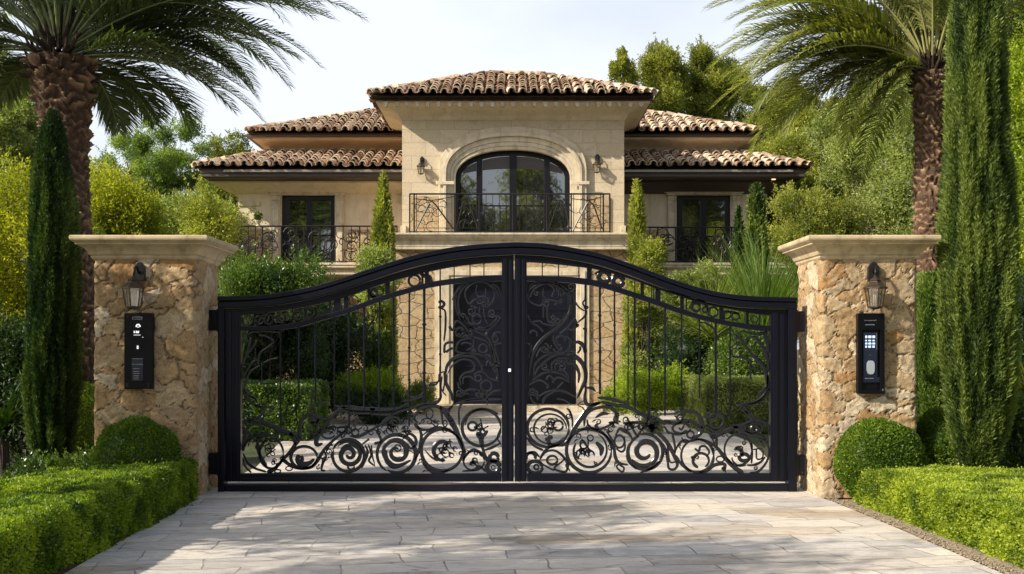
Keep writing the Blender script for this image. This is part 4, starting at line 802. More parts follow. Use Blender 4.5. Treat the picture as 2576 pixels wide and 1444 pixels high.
# ------------------------------------------------------------------ the villa
M['top_panel'] = plain('brown_panel', (.060, .046, .040), .3, 0, .5, .1)
H = thing('villa', 'two storey stone villa with clay tiled hipped roofs behind the gate', 'villa', (0, 23, 0))
def hroof(x0, x1, y0, y1, z0, z1, ins_l, ins_r, yr=None, depth=None, name='roof', back=True, seed=0):
    """hipped roof: eave rectangle, ridge; tiles are real barrels. yr = ridge y."""
    q = random.Random(seed); yr = yr if yr is not None else (y0+y1)/2
    A, B, C, D = (x0, y0, z0), (x1, y0, z0), (x1, y1, z0), (x0, y1, z0); R0, R1 = (x0+ins_l, yr, z1), (x1-ins_r, yr, z1)
    base = MB(); base.add([A, B, C, D, R0, R1], [(0, 1, 5, 4), (2, 3, 4, 5), (3, 0, 4), (1, 2, 5), (3, 2, 1, 0)])
    ro = base.build(name, M['underlay'], H)
    t = MB()
    def slope(P, Q, U, V):
        P, Q, U, V = map(np.array, (P, Q, U, V)); e = Q-P; Le = np.linalg.norm(e); e = e/Le
        s = U-P; s = s-e*np.dot(s, e); Ls = np.linalg.norm(s); s /= Ls; nn = np.cross(e, s)
        iu = np.dot(U-P, e); iv = np.dot(V-P, e)
        w = .238; nc = max(1, int(round(Le/w))); w = Le/nc; ln = .40; ex = .31; nr = int(Ls/ex)+1
        for i in range(nc):
            for kind in (0, 1):
                for r in range(nr):
                    u = (i+(.5 if kind == 0 else 0))*w; v = r*ex
                    f = min(1, (v+.1)/Ls); lo, hi = iu*f, Le+(iv-Le)*f
                    if u < lo-.03 or u > hi+.03: continue
                    if kind and (i == 0): continue
                    a = q.gauss(0, .06); off = q.gauss(0, .02); col = q.random()*.8+(.2 if kind == 0 else -.45)
                    dirv = s*math.cos(a)+e*math.sin(a); side = e*math.cos(a)-s*math.sin(a)
                    o = P+e*u+s*(v-.06+off); lift = .03+q.uniform(0, .025)
                    L0 = min(ln, Ls-v+.08)
                    if L0 < .1: continue
                    r0, r1 = (w*.38, w*.29) if kind == 0 else (w*.36, w*.36); seg = 6; Vv = []
                    for (d, rr, hh) in ((0, r0, lift+.035), (L0, r1, lift)):
                        for th in (1.0, .82):
                            for k in range(seg+1):
                                an = PI*k/seg; cx = math.cos(an)*rr*th; cz = math.sin(an)*rr*th*1.25
                                if kind: cz = -cz*.6+.05
                                Vv.append(o+dirv*d+side*cx+nn*(hh+cz))
                    m = seg+1; Ff = []
                    for k in range(seg):
                        Ff += [(k, k+1, 2*m+k+1, 2*m+k), (m+k+1, m+k, 3*m+k, 3*m+k+1), (k+1, k, m+k, m+k+1)]
                    t.add(Vv, Ff, max(0.02, col))
    slope(A, B, R0, R1)
    if back: slope(C, D, R1, R0)
    if ins_l > 0: slope(D, A, R0, R0)
    if ins_r > 0: slope(B, C, R1, R1)
    t.build('roof_tiles', M['tile'], ro)
    t = MB()
    def ridge(P, Q, r=.095):
        P, Q = np.array(P), np.array(Q); d = Q-P; L_ = np.linalg.norm(d); d /= L_; sd = np.cross(d, [0, 0, 1]); sd /= np.linalg.norm(sd); up = np.cross(sd, d); n = max(1, int(L_/.30))
        for i in range(n):
            o = P+d*(L_*i/n-.04); L0 = L_/n+.09; Vv = []; jj = q.gauss(0, .008)
            for dd, rr, hh in ((0, r*1.08, .05), (L0, r*.9, .035)):
                for th in (1, .8):
                    for k in range(7): an = PI*k/6; Vv.append(o+d*dd+sd*(math.cos(an)*rr*th+jj)+up*(hh+.02+math.sin(an)*rr*th))
            Ff = []
            for k in range(6): Ff += [(k+1, k, 14+k, 14+k+1), (7+k, 7+k+1, 21+k+1, 21+k), (k, k+1, 7+k+1, 7+k)]
            t.add(Vv, Ff, q.random()*.9+.05)
    ridge(R0, R1)
    if ins_l > 0: ridge(A, R0); ridge(D, R0)
    if ins_r > 0: ridge(B, R1); ridge(C, R1)
    t.build('ridge_tiles', M['tile'], ro)
    return ro
hroof(-2.95, 2.94, 22.2, 27.3, 6.62, 7.66, 2.45, 2.45, seed=1)
hroof(-6.28, -1.9, 25.2, 31.0, 6.44, 7.58, 2.9, 0, seed=2)
hroof(1.9, 5.94, 25.2, 31.0, 6.44, 7.58, 0, 2.9, seed=3)
# lower skirt roofs: run up to the wing's upper wall
def skirt(x0, x1, y0, y1, yw, z0, z1, xw, side, seed):
    q = hroof(x0, x1, y0, y1, z0, z1, *( (xw, 0) if side < 0 else (0, xw)), yr=yw, name='lower_roof', back=False, seed=seed)
skirt(-7.15, -2.3, 24.0, 31.5, 26.02, 5.40, 6.08, 1.25, -1, 4)
skirt(2.35, 6.74, 24.0, 31.5, 26.02, 5.40, 6.08, 1.25, 1, 5)

# walls
def arch(cx, hw, z0, zs, rise, n=28, e=2.2):
    P = [(cx-hw, z0)]
    for i in range(n+1):
        a = PI-PI*i/n; c, s_ = math.cos(a), math.sin(a); P.append((cx+hw*np.sign(c)*abs(c)**(2/e), zs+rise*abs(s_)**(2/e)))
    P.append((cx+hw, z0)); return P[::-1]
CXW = .017
w = MB(); hole = arch(CXW, 1.255, 3.74, 5.02, .63)
w.plate([(-2.39, 3.70), (2.44, 3.70), (2.44, 6.36), (-2.39, 6.36)], [hole], 23.0, 23.28)
w.box(-2.39, -2.14, 23.28, 29, 3.70, 6.36); w.box(2.19, 2.44, 23.28, 29, 3.70, 6.36); w.box(-2.139, 2.189, 28.75, 29, 3.70, 6.36)
w.build('tower_wall', M['lime'], H)
# cut-stone window surround in stepped rings
s_ = MB()
def ringplate(o, i, y0, y1):
    s_.plate([*o], [i[::1]], y0, y1) if False else None
    n = len(o); V = [(p[0], y, p[1]) for y in (y0, y1) for l in (o, i) for p in l]; F = []
    for k in range(n-1):
        F += [(k+1, k, n+k, n+k+1), (2*n+k, 2*n+k+1, 3*n+k+1, 3*n+k), (k, k+1, 2*n+k+1, 2*n+k), (n+k+1, n+k, 3*n+k, 3*n+k+1)]
    F += [(0, 2*n, 3*n, n), (n-1, 2*n-1, 4*n-1, 3*n-1)]
    s_.add(V, F)
rs = [(1.60, .93, 22.90), (1.50, .85, 22.86), (1.44, .80, 22.92), (1.36, .73, 22.94), (1.30, .67, 22.96), (1.245, .62, 23.0)]
for (h0, r0, y0), (h1, r1, _) in zip(rs[:-1], rs[1:]): ringplate(arch(CXW, h0, 3.74, 5.02+(h0-1.255)*.5, r0), arch(CXW, h1, 3.74, 5.02+(h1-1.255)*.5, r1), y0, 23.06 if y0 > 22.93 else 22.999)
s_.box(CXW-1.66, CXW-1.26, 22.84, 22.855, 4.86, 4.93); s_.box(CXW+1.26, CXW+1.66, 22.84, 22.855, 4.86, 4.93)
s_.build('arched_surround', M['trim'], H, bevel=.008)
# arched window
fr = MB(); yf = 23.16
def aring(h0, r0, h1, r1, y0, y1, z0=3.76, z1=3.84):
    global s_
    keep = s_; s_ = fr; ringplate(arch(CXW, h0, z0, 5.02, r0), arch(CXW, h1, z0, 5.02, r1), y0, y1); s_ = keep
aring(1.253, .628, 1.15, .53, yf, yf+.1); fr.box(-1.13, 1.165, yf+.005, yf+.09, 3.76, 3.90)
for px, wd in ((1206, .13), (1290.5, .16), (1376, .13)):
    xx = X(px, 23.16); h = 5.02+.60*math.sqrt(max(0, 1-((xx-CXW)/1.2)**2))
    fr.box(xx-wd/2, xx+wd/2, yf-.012, yf+.11, 3.90, h)
wf = fr.build('arched_window', M['frame'], H, bevel=.006)
gl = MB(); xsn = [CXW-1.16, X(1206, 23.16), X(1290.5, 23.16), X(1376, 23.16), CXW+1.16]
for a, b in zip(xsn[:-1], xsn[1:]):
    top = [(a+(b-a)*i/6, 5.0+.56*math.sqrt(max(0, 1-((a+(b-a)*i/6-CXW)/1.2)**2))) for i in range(7)]
    g_ = MB(); g_.plate([(a+.02, 3.85), (b-.02, 3.85)]+[(max(a+.02, min(b-.02, p[0])), p[1]) for p in top[::-1]], [], yf+.055+RNG.random()*.004, yf+.075); g_.build('pane', M['glass'], wf)
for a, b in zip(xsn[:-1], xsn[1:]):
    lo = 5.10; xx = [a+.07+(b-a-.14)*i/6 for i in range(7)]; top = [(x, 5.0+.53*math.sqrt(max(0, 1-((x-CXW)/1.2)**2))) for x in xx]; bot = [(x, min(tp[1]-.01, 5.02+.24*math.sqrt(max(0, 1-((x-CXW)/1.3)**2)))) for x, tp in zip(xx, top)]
    g_ = MB(); g_.plate(bot+top[::-1], [], yf+.045, yf+.053); g_.build('top_panel', M['top_panel'], wf)  # glossy brown panel added over each pane's upper part, with an arched lower edge
rm = MB(); rm.box(-1.3, 1.33, 23.285, 23.30, 3.74, 5.75); rm.build('inner_wall', M['frame'], H)
# cornices
c = MB(); prof = [(.0, 6.28), (.03, 6.285), (.03, 6.31), (.05, 6.32)]+[(.05+.46*(1-math.cos(a)), 6.33+.20*math.sin(a)) for a in np.linspace(.12, 1.40, 7)]+[(.50, 6.545), (.50, 6.60)]
c.loft(-2.39, 2.44, 23.0, 28.9, prof); c.build('cornice', M['stucco'], H, bevel=.004)
d = MB()
x = -2.72
while x < 2.75:
    w_ = .075+random.random()*.03; d.plate([(x, 6.535), (x+w_*.2, 6.435+random.random()*.02), (x+w_*.85, 6.43), (x+w_*1.1, 6.535)], [], 22.36, 22.50); x += .225
d.build('dentils', M['trim'], H)
fs = MB(); fs.loft(-2.39, 2.44, 23.0, 26.8, [(.52, 6.585), (.545, 6.59), (.545, 6.635), (.52, 6.64)]); fs.build('eave_board', M['fascia'], H)
def wing(xo, xi, sgn, mat_cor):
    # sgn -1: left wing (xo outer wall x at lower storey)
    a, b = sorted((xo, xi))
    U0, U1 = (-5.94, -2.0) if sgn < 0 else (2.0, 5.59)
    m = MB(); m.box(U0, U1, 26.0, 30.5, 5.7, 6.42); m.build('upper_wall', M['stucco'], H)
    m = MB(); prof = [(.0, 6.09), (.05, 6.095), (.05, 6.12), (.08, 6.13)]+[(.08+.52*(1-math.cos(t_)), 6.14+.19*math.sin(t_)) for t_ in np.linspace(.15, 1.35, 6)]+[(.56, 6.345), (.56, 6.40)]
    lo, hi = (U0+.25, U1) if sgn < 0 else (U0, U1-.18)
    m.loft(lo, hi, 25.98, 30.2, prof); m.build('wing_cornice', mat_cor, H, bevel=.004)
    m = MB(); m.loft(lo, hi, 25.98, 30.2, [(.58, 6.385), (.70, 6.39), (.70, 6.43), (.58, 6.435)]); m.build('eave_board', M['fascia'], H)
    # lower eave: gutter, dark fascia, sloping soffit
    g0, g1 = (-7.12, -2.42) if sgn < 0 else (2.47, 6.70)
    m = MB(); m.loft(a, b, 25.0, 30.5, [(.0, 4.96), (.04, 4.97), (.14, 5.01), (.35, 5.09), (.52, 5.15), (.52, 5.19)]); m.build('soffit', M['stucco'] if sgn < 0 else M['fascia'], H, bevel=.004)
    m = MB(); e = .93
    if sgn < 0: L0, L1 = -7.10, -2.41
    else: L0, L1 = 2.46, 6.69
    m.loft(L0+.0, L1, 24.06, 31, [(-.55, 5.195), (-.06, 5.20), (-.02, 5.23), (-.02, 5.30), (.0, 5.31), (.0, 5.40)]); m.build('dark_fascia', M['fascia'], H, bevel=.004)
    m = MB(); m.box(L0+(.55 if sgn < 0 else 0), L1-(.3 if sgn > 0 else 0), 24.0, 24.055, 5.315, 5.375); m.build('gutter', M['gutter'], H, bevel=.012)
    # lower-storey upper wall with the window hole
    wx0, wx1 = (X(708, 25), X(842, 25)) if sgn < 0 else (X(1702, 25), X(1838, 25)); zt, zb = Z(491, 25), 3.30
    m = MB(); m.plate([(a, 3.20), (b, 3.20), (b, 5.6), (a, 5.6)], [[(wx0, zb), (wx1, zb), (wx1, zt), (wx0, zt)]], 25.0, 25.3)
    xs0 = a if sgn < 0 else b-.25
    m.box(xs0, xs0+.25, 25.3, 30.5, 3.2, 5.6); m.build('wing_wall', M['stucco'], H)
    m = MB(); f = MB(); yg = 25.12
    f.plate([(wx0+.001, zb), (wx1-.001, zb), (wx1-.001, zt-.001), (wx0+.001, zt-.001)], [[(wx0+.15, zb+.12), ((wx0+wx1)/2-.055, zb+.12), ((wx0+wx1)/2-.055, zt-.11), (wx0+.15, zt-.11)], [((wx0+wx1)/2+.075, zb+.12), (wx1-.11, zb+.12), (wx1-.11, zt-.11), ((wx0+wx1)/2+.075, zt-.11)]], yg-.05, yg+.05)
    wf = f.build('window', M['frame'], H, bevel=.005)
    for p0, p1 in ((wx0+.14, (wx0+wx1)/2-.045), ((wx0+wx1)/2+.065, wx1-.10)):
        q = MB(); q.box(p0, p1, yg+.01, yg+.03, zb+.11, zt-.10); q.build('pane', M['glass'], wf)
    # surround: pilasters with little capitals, lintel, architrave
    m = MB()
    for x0 in (wx0-.22, wx1+.03):
        m.box(x0, x0+.19, 24.93, 24.999, 3.25, zt-.02); m.box(x0+.03, x0+.16, 24.915, 24.93, 3.35, zt-.22); m.box(x0-.03, x0+.22, 24.90, 24.999, zt-.018, zt+.04); m.box(x0-.015, x0+.205, 24.905, 24.929, zt-.13, zt-.10)
    m.box(wx0-.30, wx1+.30, 24.89, 24.999, zt+.042, zt+.09); m.box(wx0-.02, wx1+.02, 24.92, 24.998, zt+.003, zt+.038)
    m.build('window_surround', M['trim'], H, bevel=.005)
    # lower rubble wall
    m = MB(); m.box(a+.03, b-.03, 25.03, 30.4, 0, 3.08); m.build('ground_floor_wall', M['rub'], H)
    # terrace slab
    s0, s1 = (-6.42, -2.56) if sgn < 0 else (2.56, 6.36)
    m = MB(); m.loft(s0+.1, s1-.1, 24.1, 24.98, [(.0, 2.98), (.02, 3.0), (.02, 3.09), (.06, 3.12), (.10, 3.15), (.10, 3.20), (.12, 3.21), (.12, 3.26)]); m.build('terrace_slab', M['trim'], H, bevel=.004)
    return wx0, wx1
wing(-6.47, -2.40, -1, M['ochre']); wing(2.45, 6.03, 1, M['stucco'])
# small details on the left wing wall
m = MB(); zz = 4.84; xx = -6.30; m.box(-6.47, -5.95, 24.96, 24.999, 4.68, 4.78); m.box(-2.95+.22, -2.93+.25, 24.97, 24.999, 4.75, 4.92); m.box(-2.7, -2.5, 24.97, 24.999, 4.92, 4.94); m.box(-2.7, -2.5, 24.97, 24.999, 4.73, 4.75); m.build('wall_trim', M['trim'], H, bevel=.004)

# ground-floor projection with the entrance
YD = 22.4; w = MB(); dx0, dx1 = X(1140, YD), X(1450, YD); dzt = Z(702, YD)
a, b = X(986, YD), X(1590, YD); sx0, sx1 = X(1094, YD), X(1482, YD)
w.plate([(a, 0), (b, 0), (b, 3.40), (a, 3.40)], [[(sx0+.08, .001), (sx1-.08, .001), (sx1-.08, dzt+.16), (sx0+.08, dzt+.16)]], YD, YD+.35)
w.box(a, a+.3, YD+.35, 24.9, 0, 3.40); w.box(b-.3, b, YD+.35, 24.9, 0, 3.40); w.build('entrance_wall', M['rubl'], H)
m = MB(); m.plate([(sx0, .13), (dx0, .13)]+[(dx0, dzt-.12), (dx0+.12, dzt), (dx1-.12, dzt), (dx1, dzt-.12)]+[(dx1, .13), (sx1, .13), (sx1, dzt+.24), (sx0, dzt+.24)], [], YD-.05, YD+.12)
m.plate([(sx0+.08, .14), (dx0-.08, .14), (dx0-.08, dzt+.07), (dx1+.08, dzt+.07), (dx1+.08, .14), (sx1-.08, .14), (sx1-.08, dzt+.17), (sx0+.08, dzt+.17)], [], YD-.075, YD-.05)
m.build('door_surround', M['trim'], H, bevel=.008)
xm = (dx0+dx1)/2
dr = MB(); dr.box(dx0-.02, xm-.006, YD+.13, YD+.2, .13, dzt+.02); dr.box(xm+.006, dx1+.02, YD+.13, YD+.2, .13, dzt+.02); dr.box(xm-.03, xm+.03, YD+.10, YD+.13, .14, dzt)
for x0, x1 in ((dx0+.14, xm-.12), (xm+.12, dx1-.14)):
    for z0, z1 in ((.3, .95), (1.1, 2.0), (2.12, dzt-.15)):
        dr.box(x0, x1, YD+.115, YD+.13, z0, z0+.04); dr.box(x0, x1, YD+.115, YD+.13, z1-.04, z1); dr.box(x0, x0+.04, YD+.115, YD+.13, z0+.041, z1-.041); dr.box(x1-.04, x1, YD+.115, YD+.13, z0+.041, z1-.041)
door = dr.build('front_door', M['navy'], H, bevel=.006)
m = MB()
for s in (-1, 1): m.tube([(xm+s*.09, YD+.12, 1.15), (xm+s*.09, YD+.06, 1.17), (xm+s*.09, YD+.06, 1.5), (xm+s*.09, YD+.12, 1.52)], .012, 8)
m.build('handle', M['steel'], door)
m = MB(); m.box(sx0-.25, sx1+.25, YD-.5, YD+.34, .0, .13); m.build('door_step', M['trim'], H, bevel=.01)
# balcony: slab, frieze, railings
m = MB(); b0, b1 = X(985, 22.0), X(1590, 22.0)
m.loft(b0, b1, 22.25, 23.0, [(.0, 3.40), (.02, 3.405), (.02, 3.46), (.03, 3.47), (.03, 3.58), (.07, 3.60), (.12, 3.63), (.15, 3.655), (.15, 3.69), (.18, 3.695), (.18, 3.735)]); m.build('balcony_slab', M['trim'], H, bevel=.005)
m = MB(); m.box(-2.42, -2.30, 22.92, 23.0, 3.738, 3.98); m.box(2.36, 2.47, 22.92, 23.0, 3.738, 3.98); m.box(-2.3, CXW-1.62, 22.96, 22.998, 3.738, 3.80); m.box(CXW+1.62, 2.36, 22.96, 22.998, 3.738, 3.80); m.build('plinth_block', M['trim'], H, bevel=.006)
def railing(x0, x1, y, z0, z1, posts, style, seed, ret=None, label=None):
    q = random.Random(seed); m = MB(); r = .017
    def bar(pts, rr=r): m.tube(pts, rr, 5)
    bar([(x0, y, z1), (x1, y, z1)], .019); bar([(x0, y, z0+.04), (x1, y, z0+.04)], .012)
    for p in posts: bar([(p, y, z0), (p, y, z1+.01)], .018)
    for a, b in zip(posts[:-1], posts[1:]):
        if b-a < .15: continue
        if style == 'net':
            if .5 < b-a < 1.05 and (a < -1.2 or b > 1.2):
                xm_ = a+(b-a)*(.42 if a < 0 else .55); bar([(a+.03, y, z0+.06), (xm_-.05, y, z0+.62), (xm_, y, z1-.14), (xm_+.1, y, z0+.6), (b-.03, y, z0+.1)], .017); bar([(a, y, z1-.1), (xm_, y, z1-.14), (b, y, z1-.05)], .009); bar([(a+.05, y, z0), (a+.05, y, z1)], .008); bar([(b-.06, y, z0), (b-.06, y, z1)], .008); bar([(a, y, z0+.12), (b, y, z0+.12)], .008)
                for i in range(14):
                    cx_ = q.uniform(a+.1, b-.1); cz_ = q.uniform(z0+.15, z1-.15); rr = q.uniform(.05, .12); a0 = q.uniform(0, 6); bar([(cx_+rr*math.cos(a0+t_*.5), y, cz_+rr*math.sin(a0+t_*.5)) for t_ in range(q.randint(5, 10))], .007)
                continue
            if style == 'net':
                k = int((b-a)/.13)
                for i in range(1, k): xx = a+(b-a)*i/k; bar([(xx, y, z0+.04), (xx, y, z1)], .0065)
                for i in range(7):
                    cx_ = q.uniform(a+.1, b-.1); cz_ = q.uniform(z0+.2, z1-.2); rr = q.uniform(.06, .13); bar([(cx_+rr*math.cos(t_*.5), y, cz_+rr*math.sin(t_*.5)) for t_ in range(13)], .006)
                continue
            for k in range(int(6*(b-a)/1.0)+3):
                xa = q.uniform(a, b); xb = min(b, max(a, xa+q.uniform(-.5, .5))); za = q.choice([z0+.04, z1]); zb = q.uniform(z0+.1, z1-.1); bar([(xa, y, za), ((xa+xb)/2+q.uniform(-.05, .05), y, (za+zb)/2), (xb, y, zb)], q.uniform(.008, .015))
            bar([(a, y, z0+.05), ((a+b)/2, y, z1-.1), (b, y, z0+.1)], .014) if b-a > .5 else None
            bar([(a, y, z1-.02), (b, y, z0+.15)], .009)
        else:
            k = int((b-a)/.16)
            for i in range(1, k): xx = a+(b-a)*i/k; bar([(xx, y, z0+.04), (xx+q.uniform(-.02, .02), y, (z0+z1)/2), (xx, y, z1)], q.uniform(.008, .013))
            for i in range(int((b-a)*20)+4):
                cx_ = q.uniform(a+.1, b-.1); cz_ = q.uniform(z0+.15, z1-.15); rr = q.uniform(.06, .17); a0 = q.uniform(0, 6); bar([(cx_+rr*math.cos(a0+t_*.5), y, cz_+rr*math.sin(a0+t_*.5)) for t_ in range(q.randint(6, 12))], .011)
    if ret:
        bar([(ret, y, z1), (ret, 24.98, z1)], .019); bar([(ret, y, z0+.04), (ret, 24.98, z0+.04)], .012)
        for i in range(1, 8): yy = y+(24.98-y)*i/8; bar([(ret, yy, z0), (ret, yy, z1)], .011)
    return m.build('balcony_railing', M['dark_metal'], H)
ry = 22.28; P = lambda px: X(px, ry)
railing(P(1031), P(1534), ry, 3.735, Z(488, ry), [P(1031), P(1042), P(1144), P(1206), P(1290), P(1376), P(1437), P(1518), P(1534)], 'net', 3)
ry = 24.12
railing(-6.34, -2.62, ry, 3.26, Z(569, ry), [-6.34, X(660, ry), X(708, ry), X(765, ry), X(843, ry), X(905, ry), -2.62], 'curl', 5, -6.34)
railing(2.62, 6.20, ry, 3.26, Z(572, ry), [2.62, X(1655, ry), X(1700, ry), X(1840, ry), X(1900, ry), 6.20], 'curl', 8, 6.20)
m = MB(); m.lathe((X(1946, 24.25), 24.25, 5.188), [(.045, -.008), (.05, .01)], 12); m.build('downlight', emis('warm_downlight', (1.0, .62, .3), 1.3), H)
for a_, b_ in ((X(1033, 22.95), CXW-1.615), (CXW+1.615, X(1533, 22.95))):
    m = MB(); m.box(a_, b_, 22.95, 22.999, 3.82, 4.62); m.build('rubble_panel', M['rubl'], H, bevel=.01)
for a_, b_ in ((-6.3, X(706, 25)-.26), (X(845, 25)+.26, -2.7), (2.66, X(1700, 25)-.26), (X(1840, 25)+.26, 5.9)):
    m = MB(); m.box(a_, b_, 24.96, 24.998, 3.262, 4.12); m.build('rubble_panel', M['rubl'], H, bevel=.01)
# wall lanterns on the tower
lantern(X(1062, 22.99), 22.99, Z(394, 22.99), 'small dark lantern left of the arched balcony window', .95, 'lanterns beside the arched window')
lantern(X(1503, 22.99), 22.99, Z(388, 22.99), 'small dark lantern right of the arched balcony window', 1.0, 'lanterns beside the arched window')
# ------------------------------------------------------------------ clipped hedges and balls
def inpoly(p, poly):
    r = np.zeros(len(p), bool); n = len(poly)
    for i in range(n):
        a, b = poly[i], poly[(i+1) % n]; c = ((a[1] > p[:, 1]) != (b[1] > p[:, 1])) & (p[:, 0] < (b[0]-a[0])*(p[:, 1]-a[1])/(b[1]-a[1]+1e-12)+a[0]); r ^= c
    return r
def hedge(name, label, poly, h, mat, dens=9000, ls=.024, rad=.05, z0=0, amp=.05, cat='hedge', group=None, seed=0, sides=None, lift=0.0):
    """poly ccw in plan; leafy skin round a dark solid core that blocks light"""
    poly = [tuple(p) for p in poly]; A = np.array(poly); c = A.mean(0); P = []; D = []
    lo, hi = A.min(0), A.max(0); area = (hi-lo).prod(); n = int(area*dens); q = RNG.uniform(lo, hi, (n, 2)); q = q[inpoly(q, poly)]
    P.append(np.column_stack([q, np.full(len(q), h)])); D.append(np.tile([0, 0, 1.0], (len(q), 1)))
    for i in range(len(poly)):
        if sides is not None and i not in sides: continue
        a, b = A[i], A[(i+1) % len(A)]; e = b-a; l = np.linalg.norm(e); k = int(l*h*dens); u = RNG.random(k); z = RNG.random(k)*h
        P.append(np.column_stack([a+e*u[:, None], z])); D.append(np.tile([e[1]/l, -e[0]/l, 0], (k, 1)))
    P = np.vstack(P); D = np.vstack(D)
    stray = (RNG.random(len(P)) < .02)*RNG.random(len(P))*.05
    # round the upper edge, wobble the clipped faces
    nz = (fbm(P*3.2, seed+3)-.5)*amp*2+(fbm(P*11, seed+5, 2)-.5)*amp*1.3
    edge = np.full(len(P), 9.0)
    for i in range(len(poly)):
        a, b = A[i], A[(i+1) % len(A)]; e = (b-a)/np.linalg.norm(b-a); dd = np.abs((P[:, 0]-a[0])*e[1]-(P[:, 1]-a[1])*e[0]); edge = np.minimum(edge, dd)
    top = D[:, 2] > .5; P[:, 2] -= np.where(top, np.clip(rad-edge, 0, 1)**2/rad*.9, 0)
    side = ~top; inset = np.where(side, np.clip(P[:, 2]-(h-rad), 0, 1)**2/rad*.9, 0)
    P += D*(nz+stray-inset-RNG.random(len(P))**2*.035)[:, None]; P[:, 2] += z0+lift
    d = unit(D*.7+rdir(len(P))*.8+[0, 0, .25]); lr = tone(P, 5.5, seed, .85, .6)
    core = MB(); cc = c; V = []; s_ = .955
    ins = [tuple(cc+(p-cc)*(1-min(.5, .055/max(.2, np.linalg.norm(p-cc))))) for p in A]; nn = len(ins)
    core.add([(x, y, z0) for x, y in ins]+[(x, y, z0+h-.055) for x, y in ins], [])
    V = np.array(core.V)
    LV, LF = leafV(P, d, RNG.uniform(.7, 1.3, len(P))*ls, RNG.uniform(.55, .9, len(P))*ls*.9)
    off = len(LV); F = [tuple(f) for f in ()]
    quads = [(off+i, off+(i+1) % nn, off+nn+(i+1) % nn, off+nn+i) for i in range(nn)]
    if nn == 4: quads.append((off+4, off+5, off+6, off+7))
    else:
        m = off+nn
        for i in range(1, nn-2, 2): quads.append((m, m+i, m+i+1, m+i+2))
        if nn % 2: quads.append((m, m+nn-2, m+nn-1, m))if False else None
    F = np.vstack([LF, np.array(quads)])
    lr = np.concatenate([np.clip(lr, 0, 1), np.zeros(len(quads))])  # core gets the darkest leaf tone, standing in for the shade inside
    t = thing(name, label, cat, (c[0], c[1], 0), group)
    mk('clipped_foliage', np.vstack([LV, V]), F, mat, t, attr=[('lr', 'FACE', lr)])
    m = MB(); q2 = random.Random(seed)
    for i in range(6):
        p = A[q2.randrange(len(A))]*.35+c*.65; m.tube([(p[0], p[1], 0), (p[0]+q2.uniform(-.03, .03), p[1], h*.4), (p[0]+q2.uniform(-.06, .06), p[1]+q2.uniform(-.05, .05), h*.75)], [.012, .009, .005], 5)
    m.build('stem', M['bark'], t)
    return t
def ball(label, c, r, mat, n=16000, ls=.022, name='boxwood_ball', group=None, seed=0, amp=.12):
    c = np.array(c); r = np.array(r); u = rdir(n); k = 1+amp*(fbm(u*2.4+seed, seed)-.5)*2-RNG.random(n)**2*.09
    P = c+u*r*k[:, None]; keep = P[:, 2] > .005; P, u = P[keep], u[keep]; d = unit(u*.8+rdir(len(P))*.8+[0, 0, .2])
    t = thing(name, label, 'shrub', (c[0], c[1], 0), group)
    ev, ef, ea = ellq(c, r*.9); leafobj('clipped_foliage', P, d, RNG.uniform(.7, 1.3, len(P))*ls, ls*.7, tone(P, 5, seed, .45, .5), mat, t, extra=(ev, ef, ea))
    m = MB(); m.tube([(c[0], c[1], 0), (c[0], c[1], c[2])], [.03, .02], 6); m.build('stem', M['bark'], t)
    return t
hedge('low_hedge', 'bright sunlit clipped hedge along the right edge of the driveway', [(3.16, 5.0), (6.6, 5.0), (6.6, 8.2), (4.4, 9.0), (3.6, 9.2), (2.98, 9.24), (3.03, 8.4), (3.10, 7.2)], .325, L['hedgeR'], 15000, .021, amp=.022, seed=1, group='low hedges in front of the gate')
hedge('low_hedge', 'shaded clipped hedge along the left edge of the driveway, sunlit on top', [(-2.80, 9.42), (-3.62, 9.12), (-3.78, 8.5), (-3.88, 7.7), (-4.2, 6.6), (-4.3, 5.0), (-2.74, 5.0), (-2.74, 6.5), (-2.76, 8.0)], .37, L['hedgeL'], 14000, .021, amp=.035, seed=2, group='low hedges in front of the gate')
hedge('low_hedge', 'small rounded hedge clump at the far left edge below the cypress', [(-4.9, 7.5), (-4.05, 7.7), (-3.98, 8.15), (-4.1, 8.55), (-5.0, 8.6)], .31, L['hedgeL'], 12000, .022, amp=.05, seed=6, group='low hedges in front of the gate')
ball('rounded boxwood mound with a sunlit crown in front of the left pillar', (X(346, 9.15), 9.15, .37), (.355, .34, .375), L['ball'], 20000, seed=4, group='boxwood mounds before the pillars')
ball('dark rounded boxwood mound in front of the right pillar', (X(2215, 9.28), 9.28, .36), (.395, .27, .37), L['ball'], 22000, seed=8, group='boxwood mounds before the pillars')
ball('smaller boxwood mound between the right pillar and the tall cypress', (X(2362, 9.9), 9.9, .42), (.24, .28, .36), L['ball'], 9000, seed=9)
ball('sunlit green mound between the left cypress and the left pillar', (X(208, 11.6), 11.6, .42), (.30, .3, .56), L['lime'], 9000, seed=10)

